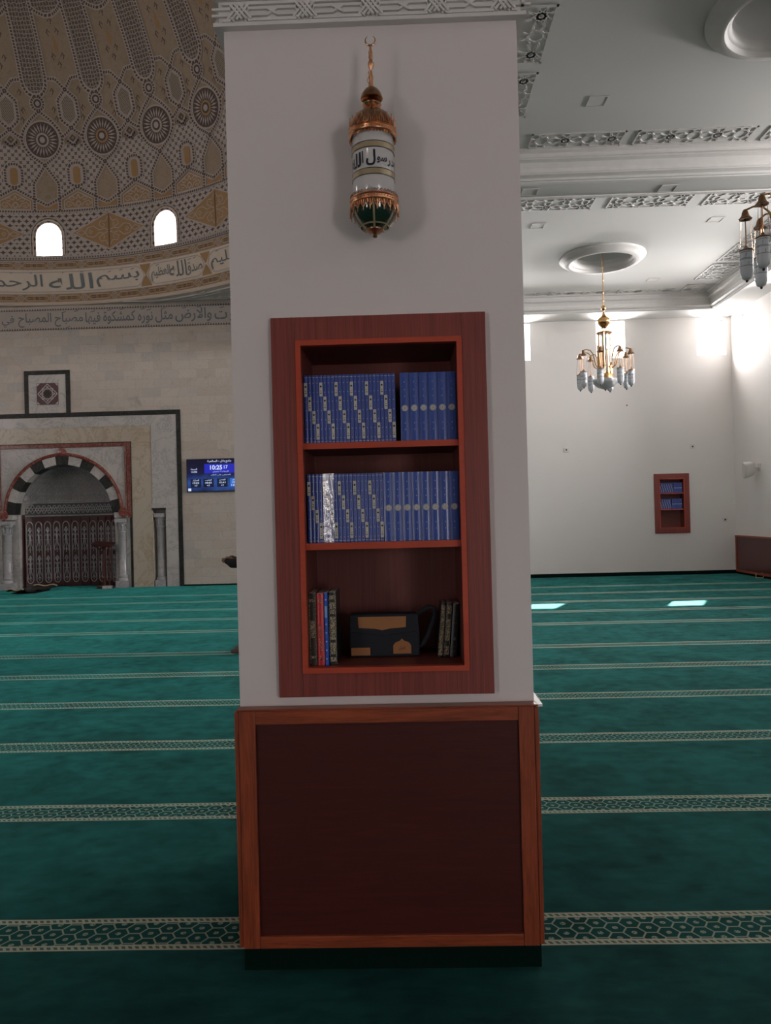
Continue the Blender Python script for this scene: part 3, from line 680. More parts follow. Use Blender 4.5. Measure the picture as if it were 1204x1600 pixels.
for k in range(K0, K1):
    S = S_dome
    T = lambda pts, mir=1: [(k + mir * x, y) for x, y in pts]
    # lattice field round the ochre lozenge at x = .5
    field(S, T([(0.19, 5.6), (0.03, 8.8), (0.25, 10.6), (0.36, 12.4), (0.5, 12.0), (0.64, 12.4), (0.75, 10.6), (0.97, 8.8), (0.81, 5.6), (0.81, 2.6), (0.5, 4.6), (0.19, 2.6)]), DIAP, .005, (k + .5, 7.6))
    field(S, T([(0.36, 5.3), (0.36, 8.3), (0.42, 9.0), (0.58, 9.0), (0.64, 8.3), (0.64, 5.3), (0.58, 4.8), (0.42, 4.8)]), LINE, .010)
    field(S, T([(0.44, 5.6), (0.44, 7.9), (0.47, 8.3), (0.53, 8.3), (0.56, 7.9), (0.56, 5.6), (0.53, 5.2), (0.47, 5.2)]), OCHRE, .018)
    rope(S, T([(0.5, 4.75), (0.40, 5.0), (0.37, 5.6), (0.37, 8.1), (0.42, 8.85), (0.5, 9.0), (0.58, 8.85), (0.63, 8.1), (0.63, 5.6), (0.60, 5.0), (0.5, 4.75)]))
    # gabled arabesque panel below it
    field(S, T([(0.24, 0.5), (0.24, 2.35), (0.5, 4.0), (0.76, 2.35), (0.76, 0.5)]), OCHRE, .006, (k + .5, 1.8))
    ribbon(S, T([(0.27, 0.65), (0.27, 2.2), (0.5, 3.7), (0.73, 2.2), (0.73, 0.65), (0.27, 0.65)]), .03, LINE, .014)
    for mir in (1, -1):
        A = lambda pts: [(k + .5 + mir * x, y) for x, y in pts]
        ribbon(S, A([(0.0, 3.3), (0.03, 2.4), (0.10, 2.9), (0.15, 2.6), (0.12, 2.2), (0.07, 2.3)]), .026, LINE, .014, .06)
        ribbon(S, A([(0.0, 0.9), (0.045, 1.5), (0.0, 2.1)]), .03, LINE, .014, .06)
        ribbon(S, A([(0.05, 1.0), (0.10, 1.75), (0.17, 2.0), (0.21, 1.5), (0.16, 1.0), (0.11, 1.25), (0.16, 1.5)]), .026, LINE, .014, .06)
    # hexagon panel, straps and small triangles under the rosette
    field(S, T([(0, 8.2), (-0.19, 5.3), (-0.19, 2.7), (0, 1.5), (0.19, 2.7), (0.19, 5.3)]), BASE, .010)
    field(S, T([(-.15, 0.4), (-.15, 1.9), (0, .95), (.15, 1.9), (.15, 0.4)]), OCHRE, .010, (k, .6))
    for mir in (1, -1):
        rope(S, T([(0, 1.35), (0.20, 2.6), (0.5, 4.6)], mir))
        rope(S, T([(0.20, 0.25), (0.20, 5.4), (0.0, 8.75), (-0.20, 10.4), (-0.31, 12.2), (-0.33, 13.4), (-0.28, 15.0), (-0.16, 16.6), (0.0, 18.1)], mir))
        rope(S, T([(0.40, 12.95), (0.5, 12.05), (0.60, 12.95)], mir)); rope(S, T([(0.33, 13.6), (0.40, 14.1), (0.5, 15.0)], mir))
    rope(S, T([(0, 0.2), (1, 0.2)]), .085)
    # rosette
    c = (k, 13.2)
    field(S, ell(c, .285, 3.4), LINE, .010, c); field(S, ell(c, .262, 3.12), DARK, .014, c)
    for j in range(24):
        a = R_(15 * j); f = lambda r, d: (c[0] + r * .262 * math.sin(a + d), c[1] + r * 3.12 * math.cos(a + d))
        orn.add([S.fn(*p, .02) for p in (f(.40, 0), f(.66, .075), f(.95, 0), f(.66, -.075))], [(0, 1, 2, 3)], LINE, [(0, 0)] * 4)
    field(S, ell(c, .105, 1.25, 16), OCHRE if k % 2 else LINE, .018, c); field(S, ell(c, .075, .9, 16), DARK, .022, c); field(S, ell(c, .045, .54, 12), LINE, .026, c)
    # interlace diamond between rosettes
    ribbon(S, T([(.5, 12.35), (.58, 13.3), (.5, 14.25), (.42, 13.3), (.5, 12.35)]), .035, LINE, .026); ribbon(S, T([(.5, 12.8), (.54, 13.3), (.5, 13.8), (.46, 13.3), (.5, 12.8)]), .025, DARK, .022)
    # hatched upright hexagon
    field(S, T([(.5, 21.0), (.37, 19.6), (.37, 16.7), (.5, 15.3), (.63, 16.7), (.63, 19.6)]), HAT, .010)
    ribbon(S, T([(.5, 20.7), (.39, 19.5), (.39, 16.8), (.5, 15.7), (.61, 16.8), (.61, 19.5), (.5, 20.7)]), .028, LINE, .016)
    for mir in (1, -1):
        B = lambda pts: [(k + .5 + mir * x, y) for x, y in pts]
        rope(S, B([(0.0, 15.0), (0.155, 16.5), (0.155, 19.8), (0.0, 21.4), (-0.14, 23.2), (-0.27, 23.3)]))
    # knot and the long round-ended column of star lattice
    field(S, ell((k, 19.35), .07, .85, 16), DARK, .012); field(S, ell((k, 19.35), .035, .42, 12), LINE, .018)
    rope(S, ell((k, 19.35), .10, 1.15, 16))
    w = lambda p: 0.185 + 0.001 * (p - 23)
    colp = [(-w(40), 40.0), (-w(30), 30.0), (-w(23), 23.3), (-.17, 22.2), (-.12, 21.3), (-.06, 20.85), (0, 20.75), (.06, 20.85), (.12, 21.3), (.17, 22.2), (w(23), 23.3), (w(30), 30), (w(40), 40)]
    for p0, p1 in ((23.3, 27.5), (27.5, 32.), (32., 36.), (36., 40.)): field(S, T([(-w(p0), p0), (-w(p1), p1), (w(p1), p1), (w(p0), p0)]), STAR, .008)
    field(S, T(colp[2:-2]), STAR, .008, (k, 22.6))
    rope(S, T([(x * 1.08, y - (.25 if y < 23 else 0)) for x, y in colp]))
    ribbon(S, T([(x * .93, y + (.2 if y < 23 else 0)) for x, y in colp]), .022, LINE, .016)
    # teardrop and small sprays on the plain field
    field(S, T([(.5, 30.0), (.47, 28.6), (.46, 27.9), (.48, 27.3), (.5, 27.1), (.52, 27.3), (.54, 27.9), (.53, 28.6)]), OCHRE, .008)
    for (x, y, sx) in ((.5, 25.3, 1), (.42, 26.6, -1), (.58, 26.6, 1), (.42, 30.3, -1), (.58, 30.3, 1), (.5, 32, 1), (.25, 18.2, 1), (.75, 18.2, -1), (.27, 21.2, 1), (.73, 21.2, 1), (.28, 16.6, 1), (.72, 16.6, 1)):
        ribbon(S, T([(x - .035, y), (x, y + .5), (x + .035, y)]), .02, DARK, .005, .05); ribbon(S, T([(x, y - .5), (x + sx * .02, y), (x, y + .6)]), .02, DARK, .006, .05)
    # scalloped band closing the zone above
    field(S, T([(.2, 34.6), (.3, 33.6), (.5, 33.0), (.7, 33.6), (.8, 34.6), (.8, 37), (.2, 37)]), STAR, .007, (k + .5, 35.4))
    rope(S, T([(.2, 34.4), (.3, 33.5), (.42, 32.9), (.5, 32.8), (.58, 32.9), (.7, 33.5), (.8, 34.4)]))
    # ---------------- drum
    S = S_drum
    if k % 2 == 0:
        for hw, g in ((.285, 0.0), (.245, 0.0)):
            P = arch_outline(hw, 7.88, 8.32 + (hw - .205) * .1); ribbon(S, [(k + x, z) for x, z in P[:25]], .03, LINE if hw > .26 else CREAM, .014 if hw > .26 else .02, .1)
        ribbon(S, [(k + x, z) for x, z in arch_outline(.265, 7.88, 8.33)[:25]], .012, DARK, .018, .1)
    else:
        c = (k, 8.38)
        D = [(k - .63, 8.38), (k, 8.81), (k + .63, 8.38), (k, 7.95)]
        field(S, D, OCHRE, .010, c); ribbon(S, D + [D[0]], .03, LINE, .016); ribbon(S, [(k, 8.76), (k, 8.0)], .016, DARK, .018)
        for mx_ in (1, -1):
            for my in (1, -1):
                B = lambda pts: [(k + mx_ * x, 8.38 + my * y) for x, y in pts]
                ribbon(S, B([(.02, .33), (.06, .22), (.14, .24), (.17, .14), (.10, .08), (.07, .14), (.10, .18)]), .018, LINE, .018, .05)
                ribbon(S, B([(.02, .02), (.08, .06), (.17, .03), (.26, .13), (.36, .10), (.40, .0)]), .018, LINE, .018, .05)
                ribbon(S, B([(.40, 0), (.46, .06), (.52, .02), (.55, 0)]), .016, LINE, .018, .05); ribbon(S, B([(.28, 0), (.32, .05), (.34, .0)]), .016, LINE, .018, .05)
    for j in range(22):                              # dotted border under the windows
        x = k - .5 + (j + .5) / 22; orn.add([S.fn(x + a, z, .012) for a, z in ((-.010, 7.79), (.010, 7.79), (.010, 7.825), (-.010, 7.825))], [(0, 1, 2, 3)], DARK, [(0, 0)] * 4)
    ribbon(S, [(k - .5, 7.765), (k + .5, 7.765)], .015, DARK, .01, .3); ribbon(S, [(k - .5, 7.85), (k + .5, 7.85)], .02, LINE, .016, .3)
    for zc_, h in ((7.66, .068), (6.92, .075)):      # gilt bands with cartouches and little knots
        for q in (0, .5):
            x = k + q
            ribbon(S, ell((x, zc_), .05, h, 8), .02, LINE, .016, .3); ribbon(S, ell((x, zc_), .022, h * .5, 6), .02, LINE, .014, .3)
            ribbon(S, [(x + a, zc_ + b) for a, b in ((.06, 0), (.10, h * .72), (.40, h * .72), (.44, 0), (.40, -h * .72), (.10, -h * .72), (.06, 0))], .020, LINE, .016, .3)
            for xx in (.15, .33): ribbon(S, [(x + xx - .03, zc_ + h * .3), (x + xx + .03, zc_ + h * .3), (x + xx + .03, zc_ - h * .3), (x + xx - .03, zc_ - h * .3)], .014, DARK, .015, .3)
            ribbon(S, [(x + a, zc_ + b) for a, b in ((.235, h * .3), (.265, h * .3), (.265, -h * .3), (.235, -h * .3), (.235, h * .3))], .018, DARK, .018, .3)
        for e in (1.25, -1.25): ribbon(S, [(k - .5, zc_ + e * h), (k + .5, zc_ + e * h)], .014, CREAM, .012, .3)
# inscription round the ring, in cartouches
S = S_drum
for xc in (1.575, 2.705, 4.6, -3.2):
    for s_ in (1, -1):
        field(S, [(xc, 7.285), (xc - .07, 7.285 + s_ * .16), (xc - .10, 7.285 + s_ * .245), (xc + .10, 7.285 + s_ * .245), (xc + .07, 7.285 + s_ * .16)], OCHRE, .008)
for a, b in ((-3.15, 1.545), (1.61, 2.67), (2.745, 4.55)):
    P = [(a + .13, 7.06), (a + .05, 7.12), (a, 7.285), (a + .05, 7.45), (a + .13, 7.51), (b - .13, 7.51), (b - .05, 7.45), (b, 7.285), (b - .05, 7.12), (b - .13, 7.06), (a + .13, 7.06)]
    ribbon(S, P, .022, LINE, .012, .2)
cf_ = lambda x, y: cyl(x, y, .012)
for w_, x0, x1, y0, y1 in (('بسم', .72, 1.46, 7.12, 7.40), ('الله', -.05, .66, 7.10, 7.46), ('الرحمن', -1.15, -.14, 7.10, 7.46), ('الرحيم', -2.2, -1.25, 7.10, 7.46),
                           ('صدق', 2.30, 2.63, 7.12, 7.40), ('الله', 2.00, 2.33, 7.14, 7.48), ('العظيم', 1.67, 2.02, 7.12, 7.44), ('العليم', 2.80, 3.45, 7.12, 7.46), ('السميع', 3.5, 4.3, 7.12, 7.46)):
    put_text(orn, w_, (x0, x1, y0, y1), cf_, BLUE, weight=.006, uv=True)
for x, y in ((1.35, 7.46), (1.15, 7.47), (.95, 7.45), (.5, 7.50), (.2, 7.50), (-.3, 7.50), (-.6, 7.50), (2.5, 7.47), (2.4, 7.46), (2.2, 7.51), (1.8, 7.47), (2.95, 7.49)):
    ribbon(S, [(x - .03, y - .012), (x + .03, y + .012)], .014, BLUE, .012)
struct(orn.build('trim_7', DOME))
# plaster tracery of the drum windows
for n_, k in enumerate((0, 2, -2, 4, -4, 6, 8, 10, 12, 14, 16, 18, 20, 22, 24, 26)):
    mb = MB()
    for j in range(9 if n_ < 6 else 0):
        for i in range(7):
            z = 7.90 + j * .082; x = (i - 3) * .062 + (.031 if j % 2 else 0)
            if abs(x) > .2 or (z > 8.33 and ((x / .2) ** 2 + ((z - 8.33) / .32) ** 2) > 1): continue
            mb.tube([cyl(k + x, z - .041, -.30), cyl(k + x + .031, z, -.30), cyl(k + x, z + .041, -.30)], .012, 5); mb.tube([cyl(k + x, z - .041, -.30), cyl(k + x - .031, z, -.30), cyl(k + x, z + .041, -.30)], .012, 5)
    if n_ >= 6: mb.tube([cyl(k, 7.87, -.3), cyl(k, 8.62, -.3)], .02, 6).tube([cyl(k - .2, 8.2, -.3), cyl(k + .2, 8.2, -.3)], .02, 6)
    o = struct(mb.build('window_%d' % (5 + n_), M_plaster))
    MB().add([cyl(k + x, z, -.325) for x, z in arch_outline(.205, 7.875, 8.33)], [tuple(range(len(WH)))]).build('pane', M_milk, o)
# ================================================================== qibla wall with its prayer niche
MX, RI = -8.12, 1.17
struct(wall_grid(MB(), 'y', YB, 0.26, XL, -0.6, 0, 7.4, [(-9.72, -6.52, 0.0, 3.44), (-5.97, -5.66, 0.0, 1.83), (-10.58, -10.27, 0.0, 1.83)]).build('wall_back_left', M_marble))
# painted inscription band with zigzag borders, high on the wall
mb = MB().box(XL, -0.6, YB - .012, YB, 6.19, 6.70, 0)
for z in (6.215, 6.675):
    mb.box(XL, -0.6, YB - .02, YB - .012, z - .028, z + .028, 0)
    x = -12.0
    while x < -1.0:
        mb.add([(x, YB - .022, z - .024), (x + .055, YB - .022, z - .024), (x + .0275, YB - .022, z + .024)], [(0, 1, 2)], 1); x += .062
wf = lambda x, y: (x, YB - .018, y)
for w_, x0, x1, y0, y1 in (('السماو', -4.02, -2.7, 6.28, 6.62), ('ت', -4.38, -4.08, 6.32, 6.52), ('والارض', -5.32, -4.45, 6.28, 6.62), ('مثل', -5.80, -5.38, 6.28, 6.60), ('نوره', -6.22, -5.86, 6.27, 6.55),
                           ('كمشكوة', -7.05, -6.28, 6.28, 6.60), ('فيها', -7.48, -7.12, 6.28, 6.58), ('مصباح', -8.22, -7.54, 6.26, 6.58), ('المصباح', -9.1, -8.3, 6.26, 6.60), ('في', -9.5, -9.2, 6.28, 6.55), ('زجاجة', -10.3, -9.6, 6.26, 6.6)):
    put_text(mb, w_, (x0, x1, y0, y1), wf, 2, weight=.012)
for x, z in ((-4.2, 6.60), (-4.75, 6.63), (-5.1, 6.62), (-5.6, 6.62), (-5.95, 6.60), (-6.1, 6.62), (-6.6, 6.63), (-6.9, 6.62), (-7.3, 6.6), (-7.7, 6.62), (-8.0, 6.6), (-4.55, 6.24), (-6.0, 6.24), (-7.9, 6.24)):
    mb.bar((x - .05, YB - .016, z - .01), (x + .05, YB - .016, z + .015), .01, .016, m=2)
struct(mb.build('trim_8', [M_dline, M_ddark, M_dblue]))
struct(MB().box(-5.26, -0.6, YB - .03, YB, 0, .035).box(-0.6, XR, YB - .03, YB, 0, .085).box(XL, -11.1, YB - .03, YB, 0, .035).build('baseboard_back', M_base))

mih = thing('mihrab', 'arched marble prayer niche with black and white arch stones and a carved screen', 'prayer niche', (MX, YB, 0))
XO0, XO1 = -11.02, -5.26
MB().box(XO1 - .10, XO1, YB - .03, YB, 0, 4.20).box(XO0, XO0 + .10, YB - .03, YB, 0, 4.20).box(XO0 + .10, XO1 - .10, YB - .03, YB, 4.09, 4.20).build('outer_border', M_mblack, mih)
MB().box(XO1 - .72, XO1 - .10, YB - .022, YB, 3.84, 4.09).box(-5.66, XO1 - .10, YB - .022, YB, 0, 3.84).box(-5.97, -5.66, YB - .022, YB, 1.87, 3.84).box(-10.27, XO1 - .72, YB - .022, YB, 3.84, 4.09)\
    .box(XO0 + .10, -10.27, YB - .022, YB, 3.84, 4.09).box(XO0 + .10, -10.58, YB - .022, YB, 0, 3.84).box(-10.58, -10.27, YB - .022, YB, 1.87, 3.84).build('white_facing', M_mwhite, mih)
MB().box(-6.46, -5.97, YB - .012, YB, 0, 3.84).box(-10.27, -9.78, YB - .012, YB, 0, 3.84).box(-9.78, -6.46, YB - .012, YB, 3.46, 3.84).build('beige_facing', M_mbeige, mih)
MB().box(-6.56, -6.46, YB - .03, YB + .02, 1.66, 3.46).box(-9.78, -9.68, YB - .03, YB + .02, 1.66, 3.46).box(-9.68, -6.56, YB - .03, YB + .02, 3.37, 3.46).build('red_border', M_mred, mih)
MB().box(-6.515, -6.46, YB - .03, YB, 0, 1.66).box(-6.47, -6.455, YB - .034, YB - .02, 1.66, 3.47).box(-9.78, -6.455, YB - .034, YB - .02, 3.45, 3.47).build('black_edging', M_mblack, mih)
MB().box(-9.78, -9.725, YB - .03, YB, 0, 1.66).build('black_edging', M_mblack, mih)
# spandrel with the round arch, and its jambs
mb = MB(); N = 32; za = 1.79
arc = [(MX + 1.38 * math.cos(PI * k / N), za + 1.38 * math.sin(PI * k / N)) for k in range(N + 1)]
for (x0, z0), (x1, z1) in zip(arc, arc[1:]):
    mb.add([(x0, YB + .01, z0), (x1, YB + .01, z1), (x1, YB + .01, 3.38), (x0, YB + .01, 3.38)], [(0, 1, 2, 3)])
for a, b in ((MX + 1.38, -6.55), (-9.70, MX - 1.38)): mb.box(a, b, YB + .01, YB + .06, za, 3.38)
mb.box(-6.62, -6.515, YB + .01, YB + .3, 0, za); mb.box(-9.725, -9.62, YB + .01, YB + .3, 0, za)
mb.box(-6.95, -6.55, YB + .17, YB + .3, 0, za).box(-9.70, -9.29, YB + .17, YB + .3, 0, za); mb.box(-6.90, -6.515, YB - .01, YB + .17, za - .12, za).box(-9.725, -9.34, YB - .01, YB + .17, za - .12, za)
mb.build('spandrel', M_mwhite, mih)
mb = MB()
P = [(MX + 1.41 * math.cos(R_(3 + 174 * k / 40)), YB - .012, za + 1.41 * math.sin(R_(3 + 174 * k / 40))) for k in range(41)]
mb.tube(P, .042, 8); mb.lathe([(0, -.05), (.10, -.04), (.10, .0), (0, .02)], (MX, YB, za + 1.47), 14, 0, 'y'); mb.lathe([(0, -.06), (.05, -.05), (.05, 0)], (MX, YB, za + 1.47), 12, 0, 'y')
for sx in (1, -1): mb.lathe([(0, -.05), (.12, -.04), (.12, .0), (0, .02)], (MX + sx * 1.45, YB, za + .0), 14, 0, 'y'); mb.tube([(MX + sx * 1.52, YB - .01, za + 0.05), (MX + sx * 1.52, YB - .01, 3.36)], .022, 6)
mb.build('arch_moulding', M_mred, mih, smooth=True)
for k in range(13):
    a0, a1 = PI * k / 13, PI * (k + 1) / 13; mb = MB(); n = 5
    for i in range(n):
        b0, b1 = a0 + (a1 - a0) * i / n, a0 + (a1 - a0) * (i + 1) / n
        q = lambda r, a, y: (MX + r * math.cos(a), y, za + r * math.sin(a))
        mb.add([q(RI, b0, YB - .02), q(RI, b1, YB - .02), q(1.385, b1, YB - .02), q(1.385, b0, YB - .02), q(RI, b0, YB + .28), q(RI, b1, YB + .28)], [(0, 1, 2, 3), (0, 4, 5, 1)])
    mb.build('voussoir', M_mblack if k % 2 == 0 else M_mwhite, mih)
# the hollow of the niche
ny = lambda x, d=0.0: YB + .26 + .50 * math.sqrt(max(0, 1 - (x / (RI + .01)) ** 2)) - d
mb = MB(); n = 28
for i in range(n):
    a0, a1 = PI * i / n, PI * (i + 1) / n
    x0, x1 = -RI * math.cos(a0), -RI * math.cos(a1)
    mb.add([(MX + x0, ny(x0), 0), (MX + x1, ny(x1), 0), (MX + x1, ny(x1), za), (MX + x0, ny(x0), za)], [(0, 1, 2, 3)], 1)
    for j in range(12):
        b0, b1 = PI / 2 * j / 12, PI / 2 * (j + 1) / 12
        q = lambda a, b: (MX - RI * math.cos(a) * math.cos(b), YB + .26 + .50 * math.sin(a) * math.cos(b), za + RI * math.sin(b))
        mb.add([q(a0, b0), q(a1, b0), q(a1, b1), q(a0, b1)], [(0, 1, 2, 3)], 0)
mb.build('niche_shell', [M_carved, M_darkwood], mih)
# carved star net of the semi-dome, frieze of little arches
mb = MB()
q = lambda a, b, d=.012: (MX - (RI - d) * math.cos(a) * math.cos(b), YB + .26 + (.50 - d) * math.sin(a) * math.cos(b), za + (RI - d) * math.sin(b))
for i in range(16):
    for j in range(6):
        a, b = R_(14 + i * 10), R_(27 + j * 9.5); da, db = R_(5), R_(4.75)
        for (s1, t1, s2, t2) in ((-1, 0, 0, 1), (0, 1, 1, 0), (1, 0, 0, -1), (0, -1, -1, 0), (-.4, 0, .4, 0), (0, -.5, 0, .5)):
            mb.tube([q(a + s1 * da, b + t1 * db), q(a + s2 * da, b + t2 * db)], .009, 4, 0, False)
for i in range(20):
    a = R_(8 + i * 8.6); da = R_(3.4)
    mb.tube([q(a - da, R_(17)), q(a - da, R_(20)), q(a, R_(24)), q(a + da, R_(20)), q(a + da, R_(17))], .012, 4, 0, False); mb.tube([q(a, R_(17)), q(a, R_(21.5))], .012, 4, 0, False)
for b in (16.2, 25.2): mb.tube([q(R_(4 + 172 * k / 30), R_(b), .015) for k in range(31)], .014, 4, 0, False)
mb.build('carved_vault', M_mgrey, mih)
mb = MB(); mb2 = MB()
xs = [-1.12 + 2.24 * k / 90 for k in range(91)]
for z0, z1, m_ in ((1.72, 2.10, 0),):
    for a, b in zip(xs, xs[1:]): mb2.add([(MX + a, ny(a, .03), z0), (MX + b, ny(b, .03), z0), (MX + b, ny(b, .03), z1), (MX + a, ny(a, .03), z1)], [(0, 1, 2, 3)])
mb2.build('frieze_ground', M_carvdk, mih)
for ph in (0, PI):
    for amp, fr in ((.095, 27), (.045, 54)):
        mb.tube([(MX + x, ny(x, .045), 1.915 + amp * math.sin(fr * x + ph)) for x in [-1.1 + 2.2 * k / 220 for k in range(221)]], .0125, 4, 0, False)
for z in (1.755, 2.075): mb.tube([(MX + x, ny(x, .045), z) for x in xs], .016, 5, 0, False)
mb.build('frieze_scrollwork', M_mgrey, mih)
W_ = [58, 65, 70, 77, 79, 81, 83, 82, 77, 70, 60]; tot = sum(W_); x = -1.13
for k, w in enumerate(W_):
    x0, x1 = x, x + 2.26 * w / tot; x = x1
    A = Vector((MX + x0, ny(x0, .04), 0)); B = Vector((MX + x1, ny(x1, .04), 0)); d = B - A; nrm = Vector((d.y, -d.x, 0)).normalized()
    L = lambda s, z, o=0.0: A + d * s + nrm * o + Vector((0, 0, z))
    mb = MB(); mb.add([L(0, .03), L(1, .03), L(1, 1.70), L(0, 1.70)], [(0, 1, 2, 3)])
    for s0, s1 in ((0, .10), (.90, 1)): mb.add([L(s0, .03, .03), L(s1, .03, .03), L(s1, 1.70, .03), L(s0, 1.70, .03), L(s0, .03), L(s1, .03), L(s1, 1.7), L(s0, 1.7)], [(0, 1, 2, 3), (0, 4, 7, 3), (1, 5, 6, 2)])
    pnl = mb.build('screen_panel', M_darkwood, mih)
    mb = MB(); lw = .011
    st_ = [(.5 + .34 * math.cos(R_(t)), 1.50 + .11 * math.sin(R_(t))) for t in range(0, 181, 20)]; sb_ = [(.5 + .34 * math.cos(R_(t)), .22 + .11 * math.sin(R_(t))) for t in range(180, 361, 20)]
    mb.tube([L(s, z, .02) for s, z in st_ + sb_ + [st_[0]]], lw, 4, 0, False)
    for base in (.16, .86):
        mb.tube([L(.5, base, .02), L(.5, base + .62, .02)], .009, 4, 0, False)
        for sx in (1, -1):
            for pts in (((0, .10), (.20, .04), (.24, .12), (.10, .22)), ((.10, .22), (.08, .32), (.24, .30)), ((0, .36), (.16, .46), (.24, .40)), ((0, .46), (.12, .56), (.20, .52)), ((.06, .30), (.06, .42)), ((0, .62), (.16, .55))):
                mb.tube([L(.5 + sx * a * 1.1, base + b, .02) for a, b in pts], .0095, 4, 0, False)
        mb.add([L(.42, base + .40, .024), L(.5, base + .34, .024), L(.58, base + .40, .024), L(.5, base + .5, .024)], [(0, 1, 2, 3)])
    mb.build('carving', M_mgrey, pnl)
def column(x, y, h, r):
    mb = MB()
    mb.box(x - r * 1.35, x + r * 1.35, y - r * 1.35, y + r * 1.35, 0.0, .16).box(x - r * 1.35, x + r * 1.35, y - r * 1.35, y + r * 1.35, h - .09, h)
    mb.lathe([(r * 1.3, .16), (r * 1.3, .20), (r * 1.05, .23), (r * 1.15, .26), (r * 1.15, .29), (r, .31), (r * .93, h - .36), (r * 1.1, h - .34), (r * 1.1, h - .31), (r * .95, h - .30), (r * 1.02, h - .18), (r * 1.3, h - .09)], (x, y, 0), 20)
    for k in range(10):
        a = 2 * PI * k / 10; mb.tube([(x + r * math.cos(a), y + r * math.sin(a), h - .28), (x + r * 1.25 * math.cos(a), y + r * 1.25 * math.sin(a), h - .14), (x + r * 1.38 * math.cos(a), y + r * 1.38 * math.sin(a), h - .17)], .012, 4)
    return mb.build('column', M_mgrey, mih, smooth=True)
column(-6.725, YB + .04, 1.64, .105); column(-9.51, YB + .04, 1.64, .105); column(-5.82, YB + .11, 1.74, .095); column(-10.42, YB + .11, 1.74, .095)
for a in (-5.97, -10.58):
    MB().box(a, a + .31, YB + .22, YB + .26, 0, 1.83).build('recess_back', M_mwhite, mih)
    MB().box(a - .02, a + .32, YB - .04, YB + .2, 1.83, 1.87).build('black_ledge', M_mblack, mih)
struct(MB().box(XL, -0.6, YB + 1.0, YB + 1.2, 0, 7.4).build('wall_light_block', M_white))  # unseen wall added behind the niche to close a lit gap
# inlaid panel above it
pn = thing('inlaid_panel', 'square geometric inlay in white marble inside a black frame above the niche', 'wall panel', (-8.44, YB, 4.2))
a0, a1, z0, z1 = -8.99, -7.89, 4.20, 5.22
MB().box(a0, a0 + .10, YB - .028, YB, z0, z1).box(a1 - .10, a1, YB - .028, YB, z0, z1).box(a0 + .10, a1 - .10, YB - .028, YB, z1 - .10, z1).build('frame', M_mblack, pn)
MB().box(a0 + .10, a1 - .10, YB - .018, YB, z0, z1 - .10).build('slab', M_mwhite, pn)
mb = MB(); cx, cz, h = -8.43, 4.66, .26
mb.box(cx - h, cx + h, YB - .024, YB - .01, cz - h, cz + h, 0)
for rr, rot, w in ((.235, 0, .018), (.165, 45, .016), (.165, 0, .016)):
    P = [(cx + rr * math.cos(R_(rot + 90 * k)), YB - .026, cz + rr * math.sin(R_(rot + 90 * k))) for k in range(5)]
    for p, q_ in zip(P, P[1:]): mb.bar(p, q_, w, .006, (0, 1, 0), 1)
st = [(cx + (.11 if k % 2 else .055) * math.sin(PI * k / 8), YB - .028, cz + (.11 if k % 2 else .055) * math.cos(PI * k / 8)) for k in range(16)]
mb.add(st + [(cx, YB - .028, cz)], [(k, (k + 1) % 16, 16) for k in range(16)], 2)
for k in range(8): mb.lathe([(0, -.03), (.018, -.028), (.018, -.02)], (cx + .17 * math.cos(PI / 4 * k), YB, cz + .17 * math.sin(PI / 4 * k)), 8, 1, 'y')
for sx in (1, -1):
    for sz in (1, -1): mb.add([(cx + sx * .25, YB - .027, cz + sz * .25), (cx + sx * .25, YB - .027, cz + sz * .18), (cx + sx * .18, YB - .027, cz + sz * .25)], [(0, 1, 2)], 1)
mb.build('inlay', [mat('maroon_inlay', (0.075, 0.018, 0.02), 0.35), M_mwhite, M_mblack], pn)

# ------------------------------------------------------------------ prayer-time screen on the wall
tv = thing('wall_screen', 'flat screen showing prayer times and a clock on the marble wall beside the pillar', 'screen', (-4.43, YB, 2.23))
MB().box(-5.125, -3.74, YB - .075, YB - .035, 2.225, 3.005).build('bezel', M_black, tv, bevel=.006)
MB().box(-4.7, -4.2, YB - .035, YB, 2.45, 2.8).build('wall_bracket', M_black, tv)
def tvbg(nt):
    (x, y, z), v = coords(nt)
    return ramp(nt, z + noise(nt, v, 2.5, 2.0) * 0.5, [(0.2, (0.004, 0.008, 0.05)), (0.42, (0.02, 0.07, 0.28)), (0.7, (0.006, 0.008, 0.055)), (0.9, (0.003, 0.003, 0.02))])
M_tv = emis('screen_picture', (0.01, 0.02, 0.10), 1.0); nt = M_tv.node_tree; nt.links.new(tvbg(nt).so, nt.nodes['Principled BSDF'].inputs['Emission Color'])
M_tvb = emis('screen_clock_blue', (0.015, 0.02, 0.42), 1.0); M_tvd = emis('screen_dark_box', (0.003, 0.006, 0.03), 1.0); M_tvw = emis('screen_white', (0.62, 0.72, 0.95), 1.0); M_tvl = emis('screen_light_blue', (0.02, 0.14, 0.55), 1.0)
mb = MB(); F = YB - .076
mb.box(-5.11, -3.755, F, F + .001, 2.24, 2.99, 0)
def rect(a, b, c, d, m, o=.002): mb.add([(a, F - o, c), (b, F - o, c), (b, F - o, d), (a, F - o, d)], [(0, 1, 2, 3)], m)
rect(-4.70, -3.92, 2.66, 2.88, 1)
for k, x in enumerate((-5.03, -4.73, -4.40, -4.09)): rect(x, x + .25, 2.33, 2.53, 3 if k == 3 else 2)
rect(-3.80, -3.76, 2.33, 2.53, 2); rect(-5.09, -5.02, 2.245, 2.31, 4)
tf = lambda x, y: (x, F - .004, y)
put_text(mb, '10:25', (-4.56, -4.27, 2.74, 2.85), tf, 4, False, .03); put_text(mb, '17', (-4.23, -4.14, 2.76, 2.84), tf, 4, False)
